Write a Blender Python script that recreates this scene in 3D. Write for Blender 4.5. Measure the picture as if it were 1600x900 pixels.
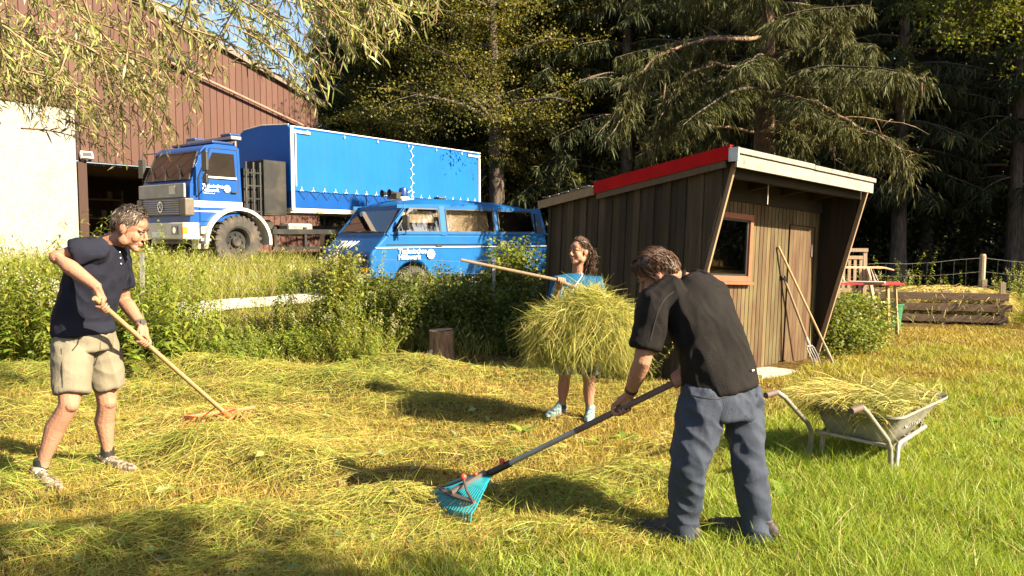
import bpy, bmesh, math, random
import numpy as np
from mathutils import Vector, Matrix, Euler, Quaternion
R = math.radians
for o in list(bpy.data.objects): bpy.data.objects.remove(o)
SC = bpy.context.scene
COL = SC.collection
# ------------------------------------------------------------------ camera, world, sun, exposure
F_PX, CAM_Z, PITCH = 1180.0, 1.5, R(3.9)
cam_d = bpy.data.cameras.new('camera'); cam = bpy.data.objects.new('camera', cam_d); COL.objects.link(cam)
cam_d.sensor_width = 36; cam_d.lens = F_PX/1600*36; cam_d.clip_end = 2000; cam_d.clip_start = .05
cam.location = (0, 0, CAM_Z); cam.rotation_euler = (R(90)-PITCH, 0, 0)
SC.camera = cam
SUN_EL, SUN_AZ = R(33), R(-27)          # azimuth measured from +X towards +Y
sdir = Vector((math.cos(SUN_EL)*math.cos(SUN_AZ), math.cos(SUN_EL)*math.sin(SUN_AZ), math.sin(SUN_EL)))
W = bpy.data.worlds.new('World'); SC.world = W; W.use_nodes = True
wn, wl = W.node_tree.nodes, W.node_tree.links
sky = wn.new('ShaderNodeTexSky'); sky.sky_type = 'NISHITA'; sky.sun_disc = False
sky.sun_elevation = SUN_EL; sky.sun_rotation = math.atan2(sdir.x, sdir.y)
sky.air_density = 1.0; sky.dust_density = 1.5
wl.new(sky.outputs[0], wn['Background'].inputs[0]); wn['Background'].inputs[1].default_value = .055
sun_d = bpy.data.lights.new('sun', 'SUN'); sun = bpy.data.objects.new('sun', sun_d); COL.objects.link(sun)
sun_d.energy = 5.0; sun_d.angle = R(.55); sun_d.color = (1.0, .86, .62)
sun.rotation_euler = sdir.to_track_quat('Z', 'Y').to_euler(); sun.location = (20, -8, 15)
SC.view_settings.view_transform = 'Standard'; SC.view_settings.look = 'None'
SC.view_settings.exposure = 2.2; SC.view_settings.gamma = 1; SC.view_settings.use_curve_mapping = False
SC.cycles.max_bounces = 6; SC.cycles.diffuse_bounces = 3; SC.cycles.transparent_max_bounces = 8
SC.cycles.use_denoising = True
rng = np.random.default_rng(7); random.seed(7)

def at(px, py, Y):
    """point on the ray through photo pixel (px,py) at forward distance Y"""
    a, b = (px-800)/F_PX, (450-py)/F_PX
    dy = math.cos(PITCH)+b*math.sin(PITCH); dz = -math.sin(PITCH)+b*math.cos(PITCH)
    t = Y/dy
    return Vector((a*t, Y, CAM_Z+dz*t))
def smooth(a, b, x):
    t = np.clip((np.asarray(x, float)-a)/(b-a), 0, 1); return t*t*(3-2*t)
def ground(x, y):
    x = np.asarray(x, float); y = np.asarray(y, float)
    q = -.812*x+.583*y
    z = -.10*smooth(4, 7, y)
    z = z+.40*smooth(9.3, 12.5, y)*smooth(1.6, -1.2, x)
    z = z+.48*smooth(12.9, 15.0, q)*smooth(2, -2, x)
    z = z+6*smooth(45, 120, y)
    z = z+.012*np.sin(x*2.3+1)*np.cos(y*1.9)+.008*np.sin(x*5.1+y*3.7)
    return z
FEET = [(-2.66, 4.45), (-2.60, 4.40), (-2.42, 4.84), (-2.35, 4.80), (.98, 3.68), (1.15, 3.68), (.62, 6.5), (.42, 6.6)]
def gz(x, y): return float(ground(x, y))

# ------------------------------------------------------------------ materials
def new_mat(name):
    m = bpy.data.materials.new(name); m.use_nodes = True
    return m, m.node_tree.nodes, m.node_tree.links, m.node_tree.nodes['Principled BSDF']
def pm(name, c1, c2=None, scale=6, rough=.6, bump=0., metal=0., stretch=(1, 1, 1), spec=.5, detail=6, bscale=None, coat=0, lo=.35, hi=.65, dirt=None, dscale=1.5):
    m, n, l, b = new_mat(name)
    c2 = c2 or tuple(x*.75 for x in c1)
    tc = n.new('ShaderNodeTexCoord'); mp = n.new('ShaderNodeMapping'); mp.inputs['Scale'].default_value = stretch
    l.new(tc.outputs['Object'], mp.inputs[0])
    nz = n.new('ShaderNodeTexNoise'); nz.inputs['Scale'].default_value = scale; nz.inputs['Detail'].default_value = detail
    l.new(mp.outputs[0], nz.inputs['Vector'])
    cr = n.new('ShaderNodeValToRGB'); cr.color_ramp.elements[0].position = lo; cr.color_ramp.elements[1].position = hi
    cr.color_ramp.elements[0].color = (*c2, 1); cr.color_ramp.elements[1].color = (*c1, 1)
    l.new(nz.outputs[0], cr.inputs[0]); out = cr.outputs[0]
    if dirt:
        n2 = n.new('ShaderNodeTexNoise'); n2.inputs['Scale'].default_value = dscale; n2.inputs['Detail'].default_value = 8
        l.new(tc.outputs['Object'], n2.inputs['Vector'])
        r2 = n.new('ShaderNodeValToRGB'); r2.color_ramp.elements[0].position = .5; r2.color_ramp.elements[1].position = .75
        r2.color_ramp.elements[1].color = (.7, .7, .7, 1)
        mx = n.new('ShaderNodeMixRGB'); mx.inputs[2].default_value = (*dirt, 1)
        l.new(n2.outputs[0], r2.inputs[0]); l.new(r2.outputs[0], mx.inputs[0]); l.new(out, mx.inputs[1]); out = mx.outputs[0]
    l.new(out, b.inputs['Base Color'])
    b.inputs['Roughness'].default_value = rough; b.inputs['Metallic'].default_value = metal
    b.inputs['Specular IOR Level'].default_value = spec
    if coat: b.inputs['Coat Weight'].default_value = coat; b.inputs['Coat Roughness'].default_value = .1
    if bump:
        n3 = n.new('ShaderNodeTexNoise'); n3.inputs['Scale'].default_value = bscale or scale*2; n3.inputs['Detail'].default_value = 6
        l.new(mp.outputs[0], n3.inputs['Vector'])
        bp = n.new('ShaderNodeBump'); bp.inputs['Strength'].default_value = min(1, bump); bp.inputs['Distance'].default_value = .02*max(1, bump)
        l.new(n3.outputs[0], bp.inputs['Height']); l.new(bp.outputs[0], b.inputs['Normal'])
    return m
def leaf_mat(name, transl=.35, rough=.55, tint=(1, 1, 1), gloss=.25):
    m, n, l, b = new_mat(name)
    at_ = n.new('ShaderNodeAttribute'); at_.attribute_name = 'Col'
    mx = n.new('ShaderNodeMixRGB'); mx.blend_type = 'MULTIPLY'; mx.inputs[0].default_value = 1; mx.inputs[2].default_value = (*tint, 1)
    l.new(at_.outputs['Color'], mx.inputs[1])
    l.new(mx.outputs[0], b.inputs['Base Color']); b.inputs['Roughness'].default_value = rough; b.inputs['Specular IOR Level'].default_value = gloss
    tr = n.new('ShaderNodeBsdfTranslucent'); br = n.new('ShaderNodeMixRGB'); br.blend_type = 'MULTIPLY'; br.inputs[0].default_value = 1
    br.inputs[2].default_value = (1.15, 1.1, .45, 1); l.new(mx.outputs[0], br.inputs[1]); l.new(br.outputs[0], tr.inputs[0])
    ms = n.new('ShaderNodeMixShader'); ms.inputs[0].default_value = transl
    l.new(b.outputs[0], ms.inputs[1]); l.new(tr.outputs[0], ms.inputs[2]); l.new(ms.outputs[0], n['Material Output'].inputs[0])
    return m
M = {}
M['black'] = pm('black_metal', (.018, .017, .016), (.010, .010, .010), 5, .45, dirt=(.07, .055, .04))
M['rubber'] = pm('rubber', (.045, .038, .032), (.025, .022, .02), 9, .85, .4, dirt=(.13, .10, .07), dscale=4)
M['steel'] = pm('grey_steel', (.42, .40, .37), (.30, .28, .26), 8, .4, metal=.6, dirt=(.2, .13, .08), dscale=5)
M['blue'] = pm('blue_paint', (.002, .052, .23), (.002, .044, .19), 2, .4, coat=.05, spec=.3, dirt=(.006, .06, .18), dscale=1.2)
M['blue_van'] = pm('faded_blue_paint', (.003, .090, .27), (.003, .072, .225), 2.5, .5, spec=.25, dirt=(.012, .085, .24), dscale=1.6)
M['blue_dark'] = pm('blue_metal', (.003, .032, .16), None, 2, .4)
M['tarp'] = pm('blue_tarpaulin', (.001, .096, .38), (.001, .085, .34), .8, .6, .3, spec=.25, bscale=3, detail=3)
M['cream'] = pm('cream_paint', (.60, .56, .47), (.48, .44, .36), 3, .45, dirt=(.4, .34, .25), dscale=3)
M['white_paint'] = pm('white_paint', (.8, .79, .76), (.72, .70, .66), 5, .5)
M['lettering'] = pm('white_lettering', (.82, .82, .80), (.72, .73, .74), 25, .5)
M['grey_plastic'] = pm('grey_plastic', (.30, .28, .26), (.24, .22, .2), 6, .5)
M['grey_front'] = pm('grey_front_panel', (.24, .235, .22), (.18, .175, .165), 4, .45)
M['brown_flap'] = pm('brown_grey_panel', (.10, .08, .06), (.08, .06, .045), 6, .5)
M['orange_lens'] = pm('orange_lens', (.75, .22, .02), None, 8, .2)
M['chrome'] = pm('mirror_chrome', (.7, .7, .7), None, 5, .08, metal=1)
def glass_mat(name, col, rough=.03, spec=.9):
    m = pm(name, col, tuple(c*.75 for c in col), 2.5, rough, spec=spec); return m
M['glass_dark'] = glass_mat('dark_glass', (.022, .018, .015))
def clear_glass(name, tint=(.85, .85, .82), f=.25):
    m, n, l, b = new_mat(name)
    t = n.new('ShaderNodeBsdfTransparent'); t.inputs[0].default_value = (*tint, 1)
    g = n.new('ShaderNodeBsdfGlossy'); g.inputs['Roughness'].default_value = .02; g.inputs['Color'].default_value = (.95, .95, .95, 1)
    fr = n.new('ShaderNodeFresnel'); fr.inputs[0].default_value = 1.5
    ad = n.new('ShaderNodeMath'); ad.operation = 'ADD'; ad.inputs[1].default_value = f; l.new(fr.outputs[0], ad.inputs[0])
    ms = n.new('ShaderNodeMixShader'); l.new(ad.outputs[0], ms.inputs[0]); l.new(t.outputs[0], ms.inputs[1]); l.new(g.outputs[0], ms.inputs[2])
    l.new(ms.outputs[0], n['Material Output'].inputs[0]); return m
M['glass'] = clear_glass('window_glass', (.55, .52, .48), .10)
M['glass_van'] = clear_glass('dusty_window_glass', (.8, .76, .7), .12)
M['glass_shed'] = clear_glass('shed_window_glass', (.5, .48, .42), .12)

def wood_mat(name, c1, c2, moss=None, stretch=(9, 9, .6), rough=.8, bump=.6, scale=3.0, mossamt=.55):
    """weathered wood with grain along local z and, if asked, a greenish film; per-board tone from the Col attribute"""
    m, n, l, b = new_mat(name)
    tc = n.new('ShaderNodeTexCoord'); mp = n.new('ShaderNodeMapping'); mp.inputs['Scale'].default_value = stretch
    l.new(tc.outputs['Object'], mp.inputs[0])
    nz = n.new('ShaderNodeTexNoise'); nz.inputs['Scale'].default_value = scale; nz.inputs['Detail'].default_value = 9; nz.inputs['Roughness'].default_value = .7
    l.new(mp.outputs[0], nz.inputs['Vector'])
    cr = n.new('ShaderNodeValToRGB'); cr.color_ramp.elements[0].position = .3; cr.color_ramp.elements[1].position = .7
    cr.color_ramp.elements[0].color = (*c2, 1); cr.color_ramp.elements[1].color = (*c1, 1)
    l.new(nz.outputs[0], cr.inputs[0]); out = cr.outputs[0]
    if moss:
        n2 = n.new('ShaderNodeTexNoise'); n2.inputs['Scale'].default_value = 2.2; n2.inputs['Detail'].default_value = 8
        mp2 = n.new('ShaderNodeMapping'); mp2.inputs['Scale'].default_value = (3, 3, .8); l.new(tc.outputs['Object'], mp2.inputs[0]); l.new(mp2.outputs[0], n2.inputs['Vector'])
        r2 = n.new('ShaderNodeValToRGB'); r2.color_ramp.elements[0].position = 1-mossamt-.15; r2.color_ramp.elements[1].position = 1-mossamt+.15
        r2.color_ramp.elements[1].color = (.8, .8, .8, 1)
        mx = n.new('ShaderNodeMixRGB'); mx.inputs[2].default_value = (*moss, 1)
        l.new(n2.outputs[0], r2.inputs[0]); l.new(r2.outputs[0], mx.inputs[0]); l.new(out, mx.inputs[1]); out = mx.outputs[0]
    at_ = n.new('ShaderNodeAttribute'); at_.attribute_name = 'Col'
    mm = n.new('ShaderNodeMixRGB'); mm.blend_type = 'MULTIPLY'; mm.inputs[0].default_value = 1
    l.new(out, mm.inputs[1]); l.new(at_.outputs['Color'], mm.inputs[2])
    l.new(mm.outputs[0], b.inputs['Base Color']); b.inputs['Roughness'].default_value = rough; b.inputs['Specular IOR Level'].default_value = .25
    bp = n.new('ShaderNodeBump'); bp.inputs['Strength'].default_value = bump; bp.inputs['Distance'].default_value = .006
    l.new(nz.outputs[0], bp.inputs['Height']); l.new(bp.outputs[0], b.inputs['Normal'])
    return m

# ------------------------------------------------------------------ mesh builders
def mesh_np(name, V, Fc, mat, col=None, parent=None, smooth_=False):
    """V (n,3); Fc (m,k) equal-sized faces; col (n,3) point colours"""
    me = bpy.data.meshes.new(name); V = np.ascontiguousarray(V, dtype=np.float32); Fc = np.ascontiguousarray(Fc, dtype=np.int32)
    m, k = Fc.shape
    me.vertices.add(len(V)); me.vertices.foreach_set('co', V.ravel())
    me.loops.add(m*k); me.loops.foreach_set('vertex_index', Fc.ravel())
    me.polygons.add(m); me.polygons.foreach_set('loop_start', np.arange(0, m*k, k, dtype=np.int32))
    try: me.polygons.foreach_set('loop_total', np.full(m, k, dtype=np.int32))
    except Exception: pass
    me.update(calc_edges=True); me.validate()
    if smooth_: me.polygons.foreach_set('use_smooth', np.ones(len(me.polygons), dtype=bool))
    if col is not None:
        a = me.color_attributes.new('Col', 'FLOAT_COLOR', 'POINT')
        c4 = np.ones((len(V), 4), dtype=np.float32); c4[:, :3] = col
        a.data.foreach_set('color', c4.ravel())
    for mm in (mat if isinstance(mat, (list, tuple)) else [mat]): me.materials.append(mm)
    o = bpy.data.objects.new(name, me); COL.objects.link(o)
    if parent: o.parent = parent
    return o
def unit(a): return a/np.maximum(np.linalg.norm(a, axis=-1, keepdims=True), 1e-9)
class Rib:
    """collects ribbons (grass, hay, twigs) and diamond leaves, builds one mesh of quads"""
    def __init__(s): s.V = []; s.F = []; s.C = []; s.n = 0
    def add(s, V, F, C):
        s.V.append(V.reshape(-1, 3)); s.F.append((F+s.n).reshape(-1, 4)); s.C.append(C.reshape(-1, 3)); s.n += V.reshape(-1, 3).shape[0]
    def ribbons(s, P, D, L, Wd, bend, col, segs=3, prof=None, side=None, tipcol=None):
        """P,D (n,3); L,Wd (n,); bend (n,3) displacement at the tip (quadratic)"""
        n = len(P); t = np.linspace(0, 1, segs+1)
        D = unit(D)
        c = P[:, None]+D[:, None]*(L[:, None]*t)[:, :, None]+bend[:, None]*(t**2)[None, :, None]
        if side is None:
            side = np.cross(D, rng.normal(size=(n, 3)))
        side = unit(side)
        if prof is None: prof = 1-.85*t
        w = (Wd[:, None]*np.asarray(prof)[None])[:, :, None]*side[:, None]*.5
        V = np.stack([c-w, c+w], axis=2)          # n,segs+1,2,3
        base = (np.arange(n)*(segs+1)*2)[:, None]+(np.arange(segs)*2)[None]
        F = np.stack([base, base+1, base+3, base+2], axis=-1)
        C = np.repeat(np.asarray(col)[:, None], (segs+1)*2, axis=1).copy()
        s.add(V, F, C)
    def leaves(s, P, D, Nn, L, Wd, col, fold=.0):
        n = len(P); D = unit(D); S = unit(np.cross(D, Nn)); N2 = np.cross(S, D)
        L = L[:, None]; Wd = Wd[:, None]
        V = np.stack([P, P+D*L*.45+S*Wd*.5+N2*fold*Wd, P+D*L, P+D*L*.45-S*Wd*.5+N2*fold*Wd], axis=1)
        F = np.arange(n*4).reshape(n, 4)
        s.add(V, F, np.repeat(np.asarray(col)[:, None], 4, axis=1))
    def arrays(s): return np.concatenate(s.V), np.concatenate(s.F), np.concatenate(s.C)
    def build(s, name, mat, parent=None):
        V, F, C = s.arrays(); return mesh_np(name, V, F, mat, C, parent)
class MB:
    """collects boxes, prisms, tubes, lofts; builds ONE mesh object"""
    def __init__(s): s.v = []; s.f = []; s.mi = []; s.c = []
    def _add(s, vs, fs, mi=0, tone=1.0):
        b = len(s.v); s.v += [tuple(v) for v in vs]; s.f += [[i+b for i in f] for f in fs]; s.mi += [mi]*len(fs)
        s.c += [tone if isinstance(tone, tuple) else (tone,)*3]*len(vs); return s
    def box(s, lo, hi, mi=0, mat=None, tone=1.0):
        x0, y0, z0 = lo; x1, y1, z1 = hi
        vs = [(x0,y0,z0),(x1,y0,z0),(x1,y1,z0),(x0,y1,z0),(x0,y0,z1),(x1,y0,z1),(x1,y1,z1),(x0,y1,z1)]
        if mat is not None: vs = [mat @ Vector(v) for v in vs]
        return s._add(vs, [(0,3,2,1),(4,5,6,7),(0,1,5,4),(1,2,6,5),(2,3,7,6),(3,0,4,7)], mi, tone)
    def bar(s, a, b, w, h, up=(0, 0, 1), mi=0, tone=1.0):
        a, b = Vector(a), Vector(b); d = (b-a); L = d.length; d.normalize()
        u = Vector(up); sd = d.cross(u)
        if sd.length < 1e-4: sd = d.cross(Vector((1, 0, 0)))
        sd.normalize(); u = sd.cross(d)
        vs = [p+sd*(sx*w/2)+u*(sz*h/2) for p in (a, b) for sx, sz in ((-1,-1),(1,-1),(1,1),(-1,1))]
        return s._add(vs, [(0,1,2,3),(7,6,5,4),(0,4,5,1),(1,5,6,2),(2,6,7,3),(3,7,4,0)], mi, tone)
    def prism(s, poly, ax, a0, a1, mi=0, tone=1.0):
        """extrude a 2D polygon along axis ax ('x','y','z') from a0 to a1"""
        def mk(p, a): return {'x': (a, p[0], p[1]), 'y': (p[0], a, p[1]), 'z': (p[0], p[1], a)}[ax]
        n = len(poly); vs = [mk(p, a0) for p in poly]+[mk(p, a1) for p in poly]
        fs = [list(range(n))[::-1], list(range(n, 2*n))]+[(i, (i+1) % n, n+(i+1) % n, n+i) for i in range(n)]
        return s._add(vs, fs, mi, tone)
    def tube(s, pts, rad, n=8, caps=True, mi=0, tone=1.0, flat=1.0, up=(0, 0, 1)):
        pts = [Vector(p) for p in pts]; rad = rad if isinstance(rad, (list, tuple)) else [rad]*len(pts)
        vs = []; prev = None
        for i, p in enumerate(pts):
            d = (pts[min(i+1, len(pts)-1)]-pts[max(i-1, 0)]); d.normalize()
            if prev is None:
                u = Vector(up)-d*d.dot(Vector(up))
                if u.length < 1e-3: u = Vector((1, 0, 0))-d*d.x
            else: u = prev-d*d.dot(prev)
            u.normalize(); prev = u; sd = d.cross(u)
            r = rad[i]; ra, rb = r if isinstance(r, (list, tuple)) else (r, r*flat)
            for k in range(n):
                a = 2*math.pi*k/n; vs.append(p+sd*(math.cos(a)*ra)+u*(math.sin(a)*rb))
        fs = [(i*n+k, i*n+(k+1) % n, (i+1)*n+(k+1) % n, (i+1)*n+k) for i in range(len(pts)-1) for k in range(n)]
        if caps: fs += [list(range(n))[::-1], [(len(pts)-1)*n+k for k in range(n)]]
        return s._add(vs, fs, mi, tone)
    def lathe(s, prof, n=24, axis='z', c=(0, 0, 0), mi=0, tone=1.0, closed=False):
        """prof: list of (r, a) along the axis"""
        vs = []; c = Vector(c)
        for r, a in prof:
            for k in range(n):
                t = 2*math.pi*k/n; x, y = r*math.cos(t), r*math.sin(t)
                vs.append(c+Vector({'z': (x, y, a), 'y': (x, a, y), 'x': (a, x, y)}[axis]))
        m = len(prof); rr = m if closed else m-1
        fs = [(i*n+k, i*n+(k+1) % n, ((i+1) % m)*n+(k+1) % n, ((i+1) % m)*n+k) for i in range(rr) for k in range(n)]
        if not closed: fs += [list(range(n))[::-1], [(m-1)*n+k for k in range(n)]]
        return s._add(vs, fs, mi, tone)
    def sphere(s, c, r, n=12, m=8, mi=0, tone=1.0):
        rx, ry, rz = r if isinstance(r, (tuple, list)) else (r, r, r); c = Vector(c)
        vs = []; 
        for i in range(1, m):
            a = math.pi*i/m
            for k in range(n):
                t = 2*math.pi*k/n; vs.append(c+Vector((rx*math.sin(a)*math.cos(t), ry*math.sin(a)*math.sin(t), rz*math.cos(a))))
        vs += [c+Vector((0, 0, rz)), c-Vector((0, 0, rz))]; T, B = len(vs)-2, len(vs)-1
        fs = [(i*n+k, (i+1)*n+k, (i+1)*n+(k+1) % n, i*n+(k+1) % n) for i in range(m-2) for k in range(n)]
        fs += [(T, k, (k+1) % n) for k in range(n)]+[(B, (m-2)*n+(k+1) % n, (m-2)*n+k) for k in range(n)]
        return s._add(vs, fs, mi, tone)
    def xf(s, Mx):
        s.v = [tuple(Mx @ Vector(v)) for v in s.v]; return s
    def build(s, name, mats, parent=None, smooth_=False, bevel=0, sharp=35, recalc=True):
        me = bpy.data.meshes.new(name); me.from_pydata(s.v, [], s.f)
        mats = mats if isinstance(mats, (list, tuple)) else [mats]
        for m in mats: me.materials.append(m)
        me.polygons.foreach_set('material_index', s.mi)
        a = me.color_attributes.new('Col', 'FLOAT_COLOR', 'POINT')
        a.data.foreach_set('color', [x for c in s.c for x in (*c, 1.0)])
        if recalc:
            bm = bmesh.new(); bm.from_mesh(me); bmesh.ops.recalc_face_normals(bm, faces=bm.faces); bm.to_mesh(me); bm.free()
        if smooth_:
            me.polygons.foreach_set('use_smooth', [True]*len(me.polygons))
            try: me.set_sharp_from_angle(angle=R(sharp))
            except Exception: pass
        me.update()
        o = bpy.data.objects.new(name, me); COL.objects.link(o)
        if parent: o.parent = parent
        if bevel:
            b = o.modifiers.new('bevel', 'BEVEL'); b.width = bevel; b.segments = 2; b.limit_method = 'ANGLE'; b.angle_limit = R(40)
        return o
def tag(o, label, cat, group=None, kind=None):
    if label: o['label'] = label
    if cat: o['category'] = cat
    if group: o['group'] = group
    if kind: o['kind'] = kind
    return o
def empty(name, loc, rz=0, label=None, cat=None, group=None):
    o = bpy.data.objects.new(name, None); COL.objects.link(o); o.location = loc; o.rotation_euler = (0, 0, rz); o.empty_display_size = .1
    tag(o, label, cat, group); return o
def copy_tree(o, parent=None):
    kids = list(o.children); c = o.copy(); COL.objects.link(c); c.parent = parent
    for k in kids: copy_tree(k, c)
    return c
def text(name, body, size, loc, rot, mat, parent=None, shear=0, ext=.002, align='LEFT', sp=1.0, off=0):
    cu = bpy.data.curves.new(name, 'FONT'); cu.body = body; cu.size = size; cu.extrude = ext; cu.shear = shear; cu.align_x = align; cu.space_line = sp; cu.offset = off
    cu.materials.append(mat); o = bpy.data.objects.new(name, cu); COL.objects.link(o); o.location = loc; o.rotation_euler = rot
    dg = bpy.context.evaluated_depsgraph_get(); me = bpy.data.meshes.new_from_object(o.evaluated_get(dg)); me.name = name
    bpy.data.objects.remove(o); bpy.data.curves.remove(cu); o = bpy.data.objects.new(name, me); COL.objects.link(o); o.location = loc; o.rotation_euler = rot
    if parent: o.parent = parent
    return o
def gear_disc(name, r, loc, rot, mats, parent):
    """white cog with a dark centre mark"""
    n = 12; poly = []
    for k in range(n):
        for da, rr in ((-.18, .82), (-.13, 1), (.13, 1), (.18, .82)):
            a = 2*math.pi*(k+da*1.6)/n; poly.append((r*rr*math.cos(a), r*rr*math.sin(a)))
    b = MB().prism(poly, 'z', 0, .003)
    b.box((-.45*r, -.08*r, .0031), (.45*r, .10*r, .006), 1); b.box((-.08*r, -.5*r, .0031), (.08*r, .5*r, .0055), 1)
    o = b.build(name, mats, parent); o.location = loc; o.rotation_euler = rot; return o
# ------------------------------------------------------------------ ground
def axis_pts(lo, hi, near_lo, near_hi, d, g=1.22):
    c = list(np.arange(near_lo, near_hi+1e-6, d)); a = near_hi; s = d
    while a < hi: s *= g; a += s; c.append(min(a, hi))
    a = near_lo; s = d; pre = []
    while a > lo: s *= g; a -= s; pre.append(max(a, lo))
    return np.array(pre[::-1]+c)
def make_ground():
    xs = axis_pts(-600, 600, -12, 12, .25); ys = axis_pts(-300, 900, -2, 26, .25)
    X, Y = np.meshgrid(xs, ys); Z = ground(X, Y)
    V = np.stack([X, Y, Z], -1).reshape(-1, 3); nx, ny = len(xs), len(ys)
    i = (np.arange(ny-1)[:, None]*nx+np.arange(nx-1)[None]).ravel()
    F = np.stack([i, i+1, i+nx+1, i+nx], -1)
    m, n, l, b = new_mat('meadow_soil')
    tc = n.new('ShaderNodeTexCoord')
    nz = n.new('ShaderNodeTexNoise'); nz.inputs['Scale'].default_value = 14; nz.inputs['Detail'].default_value = 10; nz.inputs['Roughness'].default_value = .7
    l.new(tc.outputs['Object'], nz.inputs['Vector'])
    cr = n.new('ShaderNodeValToRGB'); e = cr.color_ramp.elements; e[0].position = .36; e[0].color = (.028, .020, .009, 1); e[1].position = .66; e[1].color = (.16, .105, .035, 1)
    l.new(nz.outputs[0], cr.inputs[0])
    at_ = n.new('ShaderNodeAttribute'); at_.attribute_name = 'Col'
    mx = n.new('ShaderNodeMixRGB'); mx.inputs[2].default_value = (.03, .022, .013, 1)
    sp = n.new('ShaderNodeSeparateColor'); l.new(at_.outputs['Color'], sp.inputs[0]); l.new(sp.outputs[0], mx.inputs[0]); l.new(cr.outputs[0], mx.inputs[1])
    l.new(mx.outputs[0], b.inputs['Base Color']); b.inputs['Roughness'].default_value = 1; b.inputs['Specular IOR Level'].default_value = 0
    bp = n.new('ShaderNodeBump'); bp.inputs['Strength'].default_value = .8; bp.inputs['Distance'].default_value = .03
    l.new(nz.outputs[0], bp.inputs['Height']); l.new(bp.outputs[0], b.inputs['Normal'])
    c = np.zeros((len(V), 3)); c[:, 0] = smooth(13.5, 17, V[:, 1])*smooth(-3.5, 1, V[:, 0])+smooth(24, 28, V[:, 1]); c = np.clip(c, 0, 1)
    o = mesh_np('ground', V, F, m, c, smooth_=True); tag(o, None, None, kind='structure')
make_ground()
# gravel strip in front of the truck
def gravel_strip():
    n = 60; u = np.array([.583, .812]); v = np.array([-.812, .583]); V = []; 
    for i in range(n+1):
        s = -6+26*i/n
        for k in range(9):
            q = 10.8+1.8*k/8+.12*math.sin(i*1.7+k)*(k in (0, 8))
            p = u*s+v*q; V.append((p[0], p[1], gz(*p)+.03+.03*math.sin(k/8*math.pi)))
    F = [(i*9+k, i*9+k+1, (i+1)*9+k+1, (i+1)*9+k) for i in range(n) for k in range(8)]
    m = pm('pale_gravel', (.62, .58, .50), (.32, .29, .24), 30, .9, 1.5, bscale=40, detail=10)
    o = mesh_np('gravel_path', np.array(V), np.array(F)[:, ::-1], m, smooth_=True); tag(o, None, None, kind='structure')
gravel_strip()

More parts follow.
